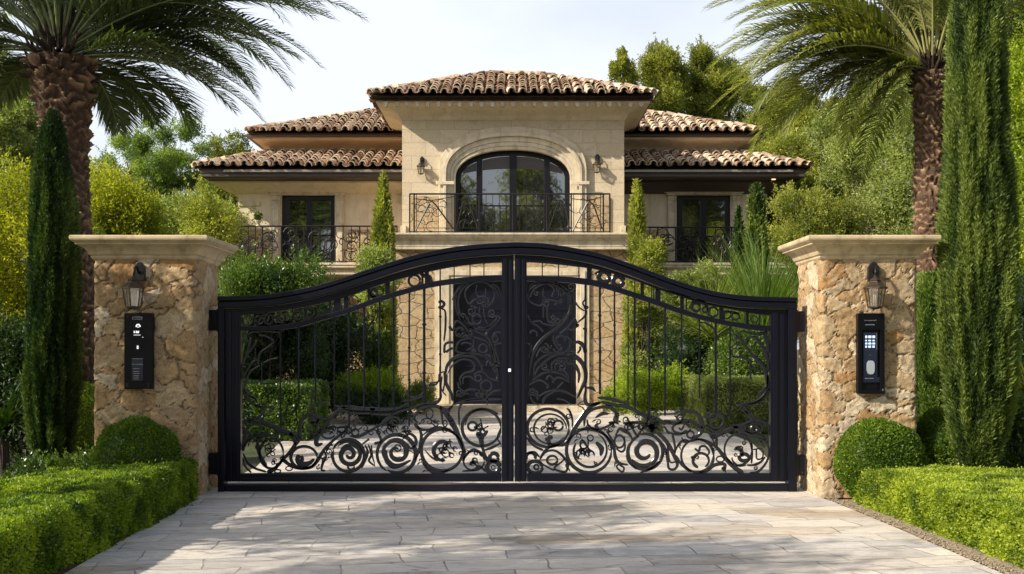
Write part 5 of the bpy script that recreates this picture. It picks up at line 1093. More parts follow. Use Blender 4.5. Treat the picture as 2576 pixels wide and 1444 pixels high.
# ------------------------------------------------------------------ cypresses
def cypress(label, x, y, h, prof, mat, n=50000, ls=.06, z0=0.0, seed=0, group=None, wid=.011, name='italian_cypress', lean=0, core=.72, cz=.10):
    """prof = [(t, radius)] up the height; ridged vertical sprays"""
    t = thing(name, label, 'cypress', (x, y, 0), group)
    tt = np.array([p[0] for p in prof]); rr = np.array([p[1] for p in prof]); zs = np.linspace(0, 1, 200); w = np.interp(zs, tt, rr)+.02; cdf = np.cumsum(w); cdf /= cdf[-1]
    f = np.interp(RNG.random(n), cdf, zs); a = RNG.random(n)*2*PI; r = np.interp(f, tt, rr); z = z0+f*h
    cx = np.column_stack([np.cos(a)*2.2, np.sin(a)*2.2, z*1.1])
    rid = fbm(np.column_stack([np.cos(a)*r.clip(.1)*16, np.sin(a)*r.clip(.1)*16, z*2.2]), seed, 3)
    k = .60+.66*rid+.14*(fbm(cx, seed+9)-.5)-RNG.random(n)**2*.2+(RNG.random(n) < .03)*RNG.random(n)*.12
    P = np.column_stack([x+np.cos(a)*r*k+lean*f, y+np.sin(a)*r*k, z]); out = np.column_stack([np.cos(a), np.sin(a), np.zeros(n)])
    d = unit(out*.5+[0, 0, 1.05]+rdir(n)*.75); lr = .5+(rid-.5)*2.6+(RNG.random(n)-.5)*.55  # recessed sprays toned darker, shade between the ridges put into the colour
    m = 20; th = np.linspace(0, 2*PI, m, endpoint=False); hz = np.linspace(cz, .97, 14); V = []
    for q in hz:
        rq = float(np.interp(q, tt, rr))*core; V += [(x+math.cos(b)*rq+lean*q, y+math.sin(b)*rq, z0+q*h) for b in th]
    F = np.array([(i*m+j, i*m+(j+1) % m, (i+1)*m+(j+1) % m, (i+1)*m+j) for i in range(13) for j in range(m)])
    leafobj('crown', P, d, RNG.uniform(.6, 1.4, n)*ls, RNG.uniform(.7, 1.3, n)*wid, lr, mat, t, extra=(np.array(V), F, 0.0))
    mb = MB(); mb.tube([(x, y, 0), (x, y, z0+h*.2), (x, y, z0+h*.5)], [.07*max(rr)/.3, .05*max(rr)/.3, .02], 8); mb.build('trunk', M['bark'], t)
    return t
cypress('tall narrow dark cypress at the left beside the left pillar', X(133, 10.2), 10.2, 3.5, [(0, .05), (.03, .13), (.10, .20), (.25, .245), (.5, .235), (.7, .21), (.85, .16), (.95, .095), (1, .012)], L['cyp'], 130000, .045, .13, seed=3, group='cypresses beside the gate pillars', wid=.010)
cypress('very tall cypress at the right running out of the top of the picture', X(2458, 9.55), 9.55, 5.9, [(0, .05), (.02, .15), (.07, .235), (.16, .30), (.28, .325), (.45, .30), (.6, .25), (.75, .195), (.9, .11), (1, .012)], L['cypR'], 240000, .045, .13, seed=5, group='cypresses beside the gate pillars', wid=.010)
cypress('slender bright cypress in front of the villa, left of the balcony', X(964, 21), 21, 4.7, [(0, .2), (.2, .26), (.6, .24), (.75, .20), (.88, .12), (1, .01)], L['olive'], 16000, .09, .1, seed=7, group='slim cypresses along the villa front', wid=.03)
cypress('slender yellowish cypress in front of the villa, right of the balcony', X(1603, 21), 21, 4.55, [(0, .2), (.2, .28), (.55, .20), (.75, .15), (.9, .10), (1, .01)], L['olive'], 14000, .09, .1, seed=8, group='slim cypresses along the villa front', wid=.03)
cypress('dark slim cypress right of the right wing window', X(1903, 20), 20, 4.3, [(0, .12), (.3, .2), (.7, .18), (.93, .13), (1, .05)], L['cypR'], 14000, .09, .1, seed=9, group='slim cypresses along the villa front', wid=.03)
cypress('thin dark cypress against the right edge of the right wing window', X(1858, 20.5), 20.5, 3.95, [(0, .1), (.3, .14), (.7, .11), (.9, .06), (1, .01)], L['cyp'], 9000, .08, .1, seed=10, group='slim cypresses along the villa front', wid=.028)
cypress('light green upright thuja behind the right pillar', X(2345, 11.6), 11.6, 2.15, [(0, .1), (.1, .24), (.6, .24), (.88, .2), (1, .1)], L['thuja'], 36000, .06, .0, seed=11, name='thuja', wid=.012)

# ------------------------------------------------------------------ trees and shrubs with open crowns
def clumps_in(c, r, n, cr, seed, flat=1.0, shell=.55):
    q = np.random.default_rng(seed); u = unit(q.normal(size=(n, 3))); k = q.uniform(shell, 1, n)[:, None]
    C = np.array(c)+u*np.array(r)*k; R = q.uniform(.65, 1.35, n)[:, None]*cr*np.array([1, 1, flat]); return C, R
def crown(name, C, R, n, ls, mat, parent, up=.2, seed=0, wid=.45, solid=.0, sc=1.2, inner=.55, ta=.45, shoots=None, sh=1.0):
    w = R[:, 0]**2; w = w/w.sum(); i = RNG.choice(len(C), n, p=w); u = rdir(n); k = RNG.uniform(inner, 1.0, n)+(fbm(u*2+C[i]*3, seed, 2)-.5)*.8+RNG.random(n)**5*.45
    P = C[i]+u*R[i]*k[:, None]; d = unit(u*.6+rdir(n)*.8+[0, 0, up]); ct = np.random.default_rng(seed).random(len(C))
    lr = tone(P, sc, seed, ta, .5)+(ct[i]-.5)*.6
    ns = shoots if shoots is not None else min(420, len(C)*7); j = RNG.choice(len(C), ns, p=w); us = unit(rdir(ns)+[0, 0, .55]); s0 = C[j]+us*R[j]*.75; sl_ = np.linalg.norm(R[j], axis=1)/1.7*RNG.uniform(.35, 1.0, ns)*sh; sd_ = unit(us+[0, 0, .5]+rdir(ns)*.35)
    m_ = 26; tt_ = RNG.random((ns, m_)); SP = (s0[:, None]+sd_[:, None]*sl_[:, None, None]*tt_[:, :, None]+RNG.normal(size=(ns, m_, 3))*ls*.45*(1.15-tt_[:, :, None])).reshape(-1, 3); SD = unit(np.repeat(sd_, m_, 0)*.8+rdir(ns*m_)*.7)
    P = np.vstack([P, SP]); d = np.vstack([d, SD]); lr = np.concatenate([lr, .62+(RNG.random(len(SP))-.5)*.6+np.repeat(RNG.random(ns)-.5, m_)*.3]); n = len(P)
    ex = None
    if solid:
        V = []; F = []; o = 0
        for c, r in zip(C, R): v, f, _ = ellq(c, r*solid, 8, 6, .4, seed); V.append(v); F.append(f+o); o += len(v)
        ex = (np.vstack(V), np.vstack(F), .0)
    return leafobj(name, P, d, RNG.uniform(.6, 1.4, n)*ls, RNG.uniform(.7, 1.3, n)*ls*wid, lr, mat, parent, extra=ex)
def limbs(name, base, C, r0, parent, seed, fork=.45, mat=None):
    q = random.Random(seed); m = MB(); top = C[:, 2].max(); mean = C.mean(0); b = np.array(base)
    spine = [b, b*.6+np.array([mean[0], mean[1], b[2]+(top-b[2])*.35])*.4+[q.uniform(-.1, .1), 0, 0], np.array([mean[0]+q.uniform(-.2, .2), mean[1], b[2]+(top-b[2])*.65]), np.array([mean[0], mean[1], b[2]+(top-b[2])*.92])]
    S = catmull(spine, 6); m.tube(S, np.linspace(r0, r0*.18, len(S)), 8)
    for c in C:
        f = min(.92, max(.15, (c[2]-b[2])/(top-b[2])*.75-.02)); s_ = S[int(f*(len(S)-1))]; mid = (s_+c)/2+[q.uniform(-.15, .15), q.uniform(-.15, .15), -.12*np.linalg.norm(c-s_)]
        m.tube(catmull([s_, mid, c], 4), np.linspace(r0*.32, r0*.06, 9), 5, cap=False)
    m.build(name, mat or M['bark'], parent)
def tree(label, c, r, nc, cr, n, ls, mat, seed, name='pine_tree', cat='tree', group=None, r0=.16, base=None, **k):
    C, R = clumps_in(c, r, nc, cr, seed, k.pop('flat', .8), k.pop('shell', .45)); b = base or (c[0], c[1], 0)
    t = thing(name, label, cat, (b[0], b[1], 0), group); crown('crown', C, R, int(n*1.25), ls*.9, mat, t, seed=seed, **k); limbs('trunk', b, C[:26], r0, t, seed); return t
def at(px, py, Y): return (X(px, Y), Y, Z(py, Y))
# left side
tree('open crowned pine with a visible forked trunk between the left palm and the villa', at(392, 425, 32), (1.8, 1.3, 1.9), 50, .32, 50000, .085, L['pineL'], 21, sh=1.6, r0=.12, inner=.25, wid=.35, shell=.35, group='trees left of the villa')
tree('bushy tree low beside the left corner of the villa', at(565, 540, 28), (.75, .9, 1.1), 16, .5, 20000, .09, L['olive'], 22, name='broadleaf_tree', r0=.1, group='trees left of the villa')
tree('small tree top peeping over the left wing roof', at(565, 385, 40), (.65, .6, .8), 9, .35, 7000, .09, L['pine'], 23, name='broadleaf_tree', r0=.1, group='trees left of the villa')
tree('pale feathery tree in front of the pine, left of the villa', at(450, 565, 25), (1.35, .9, .55), 22, .5, 30000, .075, L['feather'], 24, name='feathery_tree', r0=.1, group='trees left of the villa')
tree('yellow green sunlit tree between the palm trunk and the left pillar cap', at(262, 560, 18), (.85, .8, .72), 18, .42, 32000, .06, L['yellow'], 25, name='yellow_leaved_tree', r0=.09, group='yellow leaved trees')
tree('yellow green sunlit tree at the left edge of the picture', at(10, 640, 15), (.95, .9, 1.25), 26, .48, 42000, .055, L['yellow'], 26, name='yellow_leaved_tree', r0=.1, group='yellow leaved trees')
tree('small yellow green tree behind the left pillar', at(180, 750, 15), (.6, .6, 1.1), 14, .4, 20000, .055, L['yellow'], 33, name='yellow_leaved_tree', r0=.08, group='yellow leaved trees')
tree('tall pale pine at the top left behind the palm crown', at(25, 310, 24), (.85, .8, 1.75), 50, .30, 34000, .075, L['feather'], 27, r0=.12, inner=.3, shell=.3, group='trees left of the villa')
tree('rounded green tree behind the palm trunk', at(215, 520, 27), (1.0, .9, .8), 14, .5, 16000, .085, L['olive'], 28, name='broadleaf_tree', r0=.1, group='trees left of the villa')
tree('low olive green tree just left of the villa balcony', at(520, 615, 22), (.5, .7, .9), 12, .4, 16000, .07, L['olive'], 34, name='broadleaf_tree', r0=.08, group='trees left of the villa')
# right side
tree('tall dense pine behind the right wing roof, left of a pair', at(1665, 235, 34), (.72, .8, 1.7), 80, .27, 60000, .08, L['pine'], 41, sh=1.7, r0=.2, solid=.45, group='pines behind the villa', shell=.1, flat=.8, up=.6)
tree('tall dense pine behind the right wing roof, right of a pair', at(1800, 235, 35), (1.15, .8, 1.75), 100, .30, 72000, .08, L['pine'], 42, sh=1.7, r0=.2, solid=.45, group='pines behind the villa', shell=.1, flat=.8, up=.6)
tree('small pine top just right of the tower roof', at(1568, 190, 33), (.34, .35, .75), 22, .15, 9000, .08, L['pine'], 43, r0=.08, group='pines behind the villa')
tree('spreading pine with bare twisted limbs beyond the right end of the villa', at(1965, 300, 30), (1.0, .8, 1.0), 40, .30, 36000, .085, L['pine'], 44, r0=.16, inner=.35, shell=.35, group='pines behind the villa')
tree('dark spreading pine behind the right palm fronds', at(2130, 320, 30), (1.1, .8, 1.3), 46, .34, 40000, .085, L['pine'], 45, r0=.16, inner=.35, shell=.35, group='pines behind the villa')
tree('low yellow green pine behind the end of the right roof', at(1985, 395, 28), (1.15, .8, .62), 20, .45, 26000, .08, L['olive'], 46, r0=.12, solid=.5, group='trees right of the villa')
tree('large pale feathery tree filling the slope left of the right palm trunk', at(2215, 430, 25), (1.3, .9, 2.0), 56, .55, 90000, .08, L['feather'], 47, name='feathery_tree', r0=.14, solid=.6, inner=.65, group='trees right of the villa')
tree('pale feathery tree high on the slope behind the right palm fronds', at(2225, 340, 23), (1.0, .9, 1.1), 40, .36, 50000, .065, L['feather'], 57, name='feathery_tree', r0=.12, solid=.5, inner=.5, group='trees right of the villa')
tree('yellow green bushy tree right of the villa, above the right pillar', at(2085, 545, 27), (1.45, .9, 1.2), 46, .55, 70000, .075, L['olive'], 48, name='broadleaf_tree', r0=.12, solid=.6, inner=.65, up=.8, group='trees right of the villa')
tree('wispy yellow green tree close to the right end of the terrace railing', at(2040, 585, 21.5), (.85, .6, .75), 34, .34, 44000, .055, L['olive'], 58, name='broadleaf_tree', r0=.1, solid=.5, up=.9, group='trees right of the villa')
tree('dense green tree between the palm trunk and the tall cypress', at(2330, 520, 22), (.8, .8, 2.3), 30, .6, 46000, .07, L['feather'], 49, name='feathery_tree', r0=.14, solid=.6, inner=.65, group='trees right of the villa')
tree('sunlit leafy tree at the right edge of the picture behind the tall cypress', at(2600, 420, 14), (.62, .7, 2.3), 44, .42, 56000, .055, L['lime'], 50, name='broadleaf_tree', r0=.12, inner=.5, group='trees right of the villa')
tree('high open crowned tree at the top right corner', at(2570, 60, 22), (.9, .9, 1.3), 20, .5, 22000, .08, L['pineL'], 51, r0=.14, group='trees right of the villa')
tree('deep green tree in the gap right of the tall cypress', at(2590, 900, 13), (.45, .5, .9), 16, .38, 20000, .05, L['dark'], 52, name='broadleaf_tree', r0=.08, solid=.5)
tree('dark pine filling behind the palm crown on the right', at(2260, 250, 33), (1.4, .9, 1.2), 20, .6, 24000, .1, L['pine'], 53, r0=.16, group='pines behind the villa')
# shrubs
def shrub(label, c, r, nc, cr, n, ls, mat, seed, name='shrub', group=None, **k): return tree(label, c, r, nc, cr, n, ls, mat, seed, name=name, cat='shrub', group=group, r0=.03, **k)
shrub('glossy leafy shrub rising above the left half of the gate', (X(672, 17.6), 17.6, 2.26), (.80, .6, .46), 36, .3, 36000, .06, L['shrub'], 61, inner=.4)
shrub('dark shrub mass under the glossy shrub, behind the left gate leaf', (X(690, 18.2), 18.2, 1.25), (1.1, .5, .9), 30, .34, 26000, .05, L['dark'], 62, solid=.6)
shrub('deep green shrub in the shade below the left wing terrace', (X(800, 20), 20, 1.2), (.9, .6, .95), 24, .4, 22000, .07, L['dark'], 63, solid=.6)
shrub('dark shrubs at the far left of the court behind the hedge', (X(560, 19), 19, 1.3), (1.2, .6, 1.1), 24, .5, 22000, .07, L['dark'], 64, solid=.6)
shrub('bright feathery shrub around the foot of the left slim cypress', (X(952, 20.6), 20.6, 2.75), (.30, .3, .55), 14, .22, 14000, .06, L['feather'], 65)
shrub('bright feathery shrub around the foot of the right slim cypress', (X(1622, 20.6), 20.6, 2.7), (.27, .3, .75), 16, .2, 14000, .06, L['olive'], 66)
shrub('green climbing foliage under the left slim cypress', (X(950, 20.8), 20.8, 1.2), (.2, .25, 1.1), 16, .2, 12000, .06, L['shrub'], 67)
shrub('pale climbing foliage under the right slim cypress', (X(1620, 20.8), 20.8, 1.4), (.36, .25, 1.2), 22, .22, 16000, .06, L['feather'], 68)
shrub('lime green flowering shrub left of the front door', (X(930, 19), 19, .52), (.62, .4, .22), 22, .24, 22000, .045, L['lime'], 69, up=.9)
shrub('dark skirt of low shrubs below the lime shrub left of the door', (X(950, 18.6), 18.6, .26), (.72, .4, .2), 16, .24, 12000, .045, L['dark'], 70, solid=.6)
shrub('lime green bushy shrub right of the front door', (X(1640, 18.6), 18.6, .55), (.80, .4, .30), 28, .24, 30000, .045, L['lime'], 71, up=.9)
shrub('small lime green shrub beside the box hedge on the right', (X(1560, 18.9), 18.9, .42), (.2, .2, .2), 8, .16, 6000, .045, L['lime'], 72)
shrub('small grey green shrub by the left door post', (X(1060, 21.4), 21.4, .38), (.25, .2, .25), 8, .18, 6000, .05, L['feather'], 73)
shrub('tiny lime clump in the paving behind the right leaf', (X(1640, 16.6), 16.6, .16), (.14, .14, .10), 6, .1, 3500, .035, L['lime'], 74)
shrub('dark shrub below the right wing terrace', (X(1800, 20), 20, 1.2), (1.0, .6, 1.0), 26, .42, 24000, .07, L['dark'], 75, solid=.6)
shrub('grey green shrub behind the right box hedge', (X(1860, 18.5), 18.5, 1.15), (.5, .4, .45), 16, .28, 16000, .05, L['shrub'], 76)
shrub('soft green shrub above the right half of the gate', (X(1760, 19.8), 19.8, 2.3), (.72, .4, .45), 22, .2, 22000, .05, L['feather'], 77)
shrub('dark undergrowth at the left edge below the yellow tree', (X(25, 11.5), 11.5, .75), (.55, .5, .7), 26, .28, 26000, .05, L['dark'], 78)
shrub('low leafy plant at the foot of the left cypress', (X(150, 9.9), 9.9, .15), (.5, .3, .12), 18, .14, 10000, .035, L['shrub'], 79)
shrub('leafy undergrowth right of the tall cypress', (X(2560, 10.6), 10.6, .4), (.3, .3, .4), 16, .2, 12000, .04, L['shrub'], 80)
shrub('trailing greenery under the left terrace slab', (X(700, 22.5), 22.5, 2.2), (1.3, .4, .7), 24, .36, 18000, .07, L['shrub'], 81)
hedge('box_hedge', 'clipped box hedge behind the left gate leaf', [(-4.6, 15.2), (-2.95, 15.2), (-2.95, 17.0), (-4.6, 17.0)], .80, L['shrub'], 3600, .04, seed=11, amp=.05, group='box hedges in the court')
hedge('box_hedge', 'clipped pale box hedge behind the right gate leaf', [(3.02, 16.6), (5.2, 16.6), (5.2, 18.6), (3.02, 18.6)], .82, L['feather'], 3600, .04, seed=12, amp=.05, group='box hedges in the court')

# blades: fountain of narrow leaves
def blades(label, c, n, length, w, mat, name, cat, elev=(20, 88), az=None, droop=(.3, 1.1), seed=0, group=None):
    q = np.random.default_rng(seed); t = thing(name, label, cat, (c[0], c[1], 0), group)
    a = q.uniform(0, 2*PI, n) if az is None else np.radians(q.uniform(*az, n)); e = np.radians(q.uniform(*elev, n)); dr = q.uniform(*droop, n); Ls = length*q.uniform(.7, 1.15, n); K = 6; V = np.zeros((n, K+1, 2, 3))
    p = np.tile(np.array(c, float), (n, 1))+q.normal(0, .04, (n, 3)); out = np.column_stack([np.cos(a), np.sin(a), np.zeros(n)]); sd = np.column_stack([-np.sin(a), np.cos(a), np.zeros(n)])
    for k in range(K+1):
        ww = w*(1-(k/K)**1.6)+.0015; V[:, k, 0] = p-sd*ww*.5; V[:, k, 1] = p+sd*ww*.5
        ee = e-dr*(k/K)**1.3; p = p+(out*np.cos(ee)[:, None]+np.array([0, 0, 1])*np.sin(ee)[:, None])*(Ls/K)[:, None]
    base = (np.arange(n)*(K+1)*2)[:, None, None]; F = (base+np.array([(2*k, 2*k+1, 2*k+3, 2*k+2) for k in range(K)])[None]).reshape(-1, 4)
    mk('blades', V.reshape(-1, 3), F, mat, t, attr=[('lr', 'FACE', np.repeat(q.random(n), K))]); m = MB(); m.tube([(c[0], c[1], 0), tuple(c)], [.06, .045], 7); m.build('stem', M['bark'], t); return t
blades('big spiky fountain of fine green blades above the right end of the gate', (X(1915, 19.2), 19.2, 1.15), 1300, 2.25, .019, L['spike'], 'grass_tree', 'plant', (25, 90), droop=(.2, .9), seed=1, group='spiky plants behind the gate')
blades('smaller spiky plant left of the big one, above the right gate leaf', (X(1790, 19.4), 19.4, 1.5), 500, 1.55, .02, L['feather'], 'grass_tree', 'plant', (10, 80), droop=(.2, 1.0), seed=2, group='spiky plants behind the gate')
blades('arching cycad behind the right end of the gate', (X(1880, 18.9), 18.9, 1.0), 170, 1.3, .045, L['spike'], 'cycad', 'plant', (15, 85), droop=(.6, 1.5), seed=3)
blades('tall grass tuft rising behind the left end of the gate', (X(585, 17.2), 17.2, .5), 420, 2.1, .014, L['spike'], 'grass_clump', 'plant', (78, 90), droop=(.0, .4), seed=4)
blades('yellow bladed plant at the right edge beside the tall cypress', (X(2590, 9.8), 9.8, .95), 60, .35, .03, L['yellow'], 'broad_bladed_plant', 'plant', (0, 85), droop=(.2, 1.2), seed=5)
blades('low arching fern at the left edge under the cypress', (X(10, 10.8), 10.8, .5), 120, .6, .03, L['dark'], 'fern', 'plant', (5, 75), droop=(.5, 1.4), seed=6)

# ------------------------------------------------------------------ palms
def palm(label, top, rt, rb, base, mat, nf, fl, seed, bulge=1.35, bw=.14, e_hi=84, dmul=1.0, e_lo=-28, rows=30, leafL=.50, lw=.020, skip=None, group=None, extra=(), paths=(), reps=3):
    q = random.Random(seed); t = thing('palm_tree', label, 'palm', (base[0], base[1], 0), group); top = np.array(top); base = np.array(base, float)
    H_ = top[2]-base[2]; nz = int(H_/.02); nt_ = 96; zs = np.linspace(0, 1, nz); th = np.linspace(0, 2*PI, nt_, endpoint=False)
    T_, Zz = np.meshgrid(th, zs); zz = Zz*H_; R_ = rb+(rt-rb)*Zz; R_ = R_*(1+(bulge-1)*np.exp(-((Zz-1.0)/bw)**2))
    wob = fbm(np.stack([np.cos(T_)*2.2, np.sin(T_)*2.2, zz*3.2], -1).reshape(-1, 3), seed+40, 3).reshape(T_.shape); row = zz/.105+wob*2.6+T_/(2*PI)*2; col = 9; ph = T_*col/(2*PI)+.5*(np.floor(row) % 2); fr = row % 1; fc = np.abs((ph % 1)-.5)*2
    cell = np.sin((np.floor(row)*12.9898+np.floor(ph)*78.233))*43758.5453 % 1
    tip = fr**1.5*(1-fc**2.0*.8)*(.35+1.1*cell); P0 = np.stack([np.cos(T_)*8, np.sin(T_)*8, zz*14], -1).reshape(-1, 3); nz_ = fbm(P0, seed, 3).reshape(T_.shape)
    disp = .050*tip*R_/.2+(nz_-.5)*.05*R_/.2; Rr = R_*.92+disp
    cx = base[0]+(top[0]-base[0])*Zz**1.2; cy = base[1]+(top[1]-base[1])*Zz; V = np.stack([cx+Rr*np.cos(T_), cy+Rr*np.sin(T_), base[2]+zz], -1).reshape(-1, 3)
    i, j = np.meshgrid(np.arange(nz-1), np.arange(nt_), indexing='ij'); i, j = i.ravel(), j.ravel(); j2 = (j+1) % nt_; F = np.stack([i*nt_+j, i*nt_+j2, (i+1)*nt_+j2, (i+1)*nt_+j], 1)
    mk('trunk', V, F, M['ptrunk'], t, attr=[('pt', 'POINT', np.clip(tip*.9+nz_*.3, 0, 1).ravel())])
    # heart: leaf-stalk stubs
    m = MB()
    for k in range(70):
        a = k*2.39996; f = k/70; r = rt*bulge*(1.05-.75*f); z = top[2]-.25+f*.55; o = np.array([math.cos(a), math.sin(a), 0]); p = np.array([top[0], top[1], z]); el = math.radians(20+60*f); L_ = q.uniform(.07, .16)+.22*f
        m.tube([p+o*r*.7, p+o*(r+L_*math.cos(el)*.5)+[0, 0, L_*math.sin(el)*.5], p+o*(r+L_*math.cos(el)*.8)+[0, 0, L_*math.sin(el)]], [.035, .022, .008], 5)
    m.build('stalk_stubs', M['ptrunk'], t)
    specs = []
    for k in range(nf):
        a = k*2.39996+q.uniform(-.12, .12); f = (k+.5)/nf; specs.append((a, e_hi+(e_lo-e_hi)*f**.9+q.uniform(-6, 6), fl*q.uniform(.9, 1.08)*(.9+.1*f), q.uniform(.75, 1.25)))
    for a, e, l, d in extra: specs.append((math.radians(a), e, l, d))
    for (cx_, cy_), (tx_, ty_), Yt in paths:
        for rep in range(reps):
            jx, jy, jY = (0, 0, 0) if rep == 0 else (q.uniform(-38, 38), q.uniform(-30, 22), q.uniform(-.45, .45)); sc_ = 1 if rep == 0 else q.uniform(.78, .98); tip_ = np.array([X(tx_+jx, Yt+jY), Yt+jY, Z(ty_+jy, Yt+jY)]); Yc = (Yt+top[1])/2; ct_ = np.array([X(cx_+jx*.6, Yc), Yc+jY*.5, Z(cy_+jy*.6, Yc)]); s0 = top+unit(ct_-top)*rt*.5
            tl = np.linspace(0, sc_, 27)[:, None]; specs.append(((1-tl)**2*s0+2*tl*(1-tl)*ct_+tl**2*tip_, None, None, None))
    for a, e, l, dr in specs:
        if e is not None and skip and skip(math.degrees(math.atan2(math.sin(a), math.cos(a))), e): continue
        K = 26
        if e is None: pts = a
        else: e0 = math.radians(e); p = top+np.array([math.cos(a)*rt*.6, math.sin(a)*rt*.6, .05+max(0, e)/90*.25]); pts = [p.copy()]; el = e0; tw = q.uniform(-.25, .25); az = a
        for s_ in range(K if e is not None else 0):
            f = s_/K; el = e0-dr*dmul*math.radians(88)*(f**1.25)*(1.0 if e > 0 else .7); el = max(el, math.radians(-82)); az = a+tw*f; p = p+np.array([math.cos(az)*math.cos(el), math.sin(az)*math.cos(el), math.sin(el)])*(l/K); pts.append(p.copy())
        pts = np.array(pts); m = MB(); m.tube(pts, np.linspace(.016, .003, K+1), 5, cap=False)
        tt = np.gradient(pts, axis=0); tt = unit(tt); n = 66; f = np.linspace(.13, .995, n); xi = f*K; i0 = np.clip(xi.astype(int), 0, K-1); fr_ = (xi-i0)[:, None]
        B = pts[i0]*(1-fr_)+pts[i0+1]*fr_; Tn = tt[i0]; sd = unit(np.cross(Tn, np.tile([0, 0, 1.0], (n, 1)))); up = np.cross(sd, Tn)
        V = []; 
        prof = leafL*(np.clip(f*4.2-.3, .25, 1))*(1-.72*np.clip((f-.55)/.45, 0, 1)**1.5); W = []
        allV = []
        for sg in (-1, 1):
            j = RNG.normal(0, .09, (n, 3)); fw = (.78+.55*f)[:, None]; d0 = unit(sd*sg*.95+Tn*fw+up*.32+j); Ln = (prof*RNG.uniform(.85, 1.1, n))[:, None]
            mid = B+d0*Ln*.5; d1 = unit(d0+np.array([0, 0, -.42])+j*.3); tip = mid+d1*Ln*.5; wv = unit(np.cross(d0, up))*(lw*(.6+.4*np.sin(PI*f))[:, None])*.5
            allV.append(np.stack([B-wv*.6, B+wv*.6, mid+wv, mid-wv, tip+wv*.06, tip-wv*.06], 1))
        AV = np.concatenate(allV); nn = len(AV); b0 = len(m.V); base_f = np.arange(nn)[:, None]*6+b0
        F1 = np.concatenate([base_f+np.array([[0, 1, 2, 3]]), base_f+np.array([[3, 2, 4, 5]])]); Vall = np.vstack([np.array(m.V), AV.reshape(-1, 3)]); F0 = np.array(m.F); Fall = np.vstack([F0, F1])
        tone_ = q.uniform(-.18, .18); lr = np.concatenate([np.full(len(F0), .95), np.tile(np.clip(RNG.random(nn)*.6+.2+tone_, 0, 1), 2)])
        mk('frond', Vall, Fall, mat, t, attr=[('lr', 'FACE', lr)])
    return t
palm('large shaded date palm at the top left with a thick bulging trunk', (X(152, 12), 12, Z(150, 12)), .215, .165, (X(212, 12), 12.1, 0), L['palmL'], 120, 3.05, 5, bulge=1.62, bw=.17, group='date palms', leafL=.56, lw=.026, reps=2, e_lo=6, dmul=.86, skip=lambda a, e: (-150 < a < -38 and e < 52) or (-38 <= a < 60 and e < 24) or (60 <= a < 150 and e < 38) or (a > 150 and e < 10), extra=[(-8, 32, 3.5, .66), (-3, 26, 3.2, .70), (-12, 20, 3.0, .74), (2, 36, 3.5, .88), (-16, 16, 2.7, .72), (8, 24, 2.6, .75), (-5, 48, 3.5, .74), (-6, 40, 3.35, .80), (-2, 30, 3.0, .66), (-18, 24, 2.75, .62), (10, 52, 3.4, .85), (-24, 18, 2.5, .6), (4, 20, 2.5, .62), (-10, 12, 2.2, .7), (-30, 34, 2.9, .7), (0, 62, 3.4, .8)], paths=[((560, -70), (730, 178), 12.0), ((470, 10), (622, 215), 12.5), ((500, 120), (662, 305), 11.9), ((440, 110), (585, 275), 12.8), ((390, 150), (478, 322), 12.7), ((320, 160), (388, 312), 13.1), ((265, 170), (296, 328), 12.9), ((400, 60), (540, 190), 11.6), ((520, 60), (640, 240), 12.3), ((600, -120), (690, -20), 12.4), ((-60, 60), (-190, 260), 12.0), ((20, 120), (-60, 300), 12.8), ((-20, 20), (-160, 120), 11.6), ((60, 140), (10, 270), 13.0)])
palm('sunlit date palm at the right with a slender scaly trunk', (X(2345, 15), 15, Z(185, 15)), .225, .215, (X(2338, 15), 15, 0), L['palmR'], 110, 3.0, 9, bulge=1.12, group='date palms', leafL=.54, lw=.027, reps=2, dmul=.86, e_lo=8, skip=lambda a, e: (-152 < a < -30 and e < 58), extra=[(178, 50, 3.5, 1.15), (184, 36, 3.3, 1.15), (170, 26, 3.0, 1.2), (192, 30, 3.0, 1.2), (175, 12, 2.4, 1.2), (188, 58, 3.7, 1.1), (180, 45, 3.3, .95), (172, 32, 3.2, .95), (190, 60, 3.4, .9), (200, 22, 2.7, .95), (165, 68, 3.5, .8), (186, 12, 2.5, .8), (176, 20, 2.9, .9), (160, 40, 3.1, 1.0), (198, 38, 3.0, .95), (150, 20, 2.6, 1.0)], paths=[((2060, -90), (1832, 48), 15.0), ((2080, 10), (1930, 235), 15.0), ((2100, 60), (1955, 250), 14.6), ((2150, 90), (2010, 290), 15.3), ((2180, 120), (2068, 305), 15.0), ((2220, 130), (2115, 300), 14.7), ((2260, 150), (2190, 290), 15.2), ((2130, -20), (1960, 120), 14.5)])

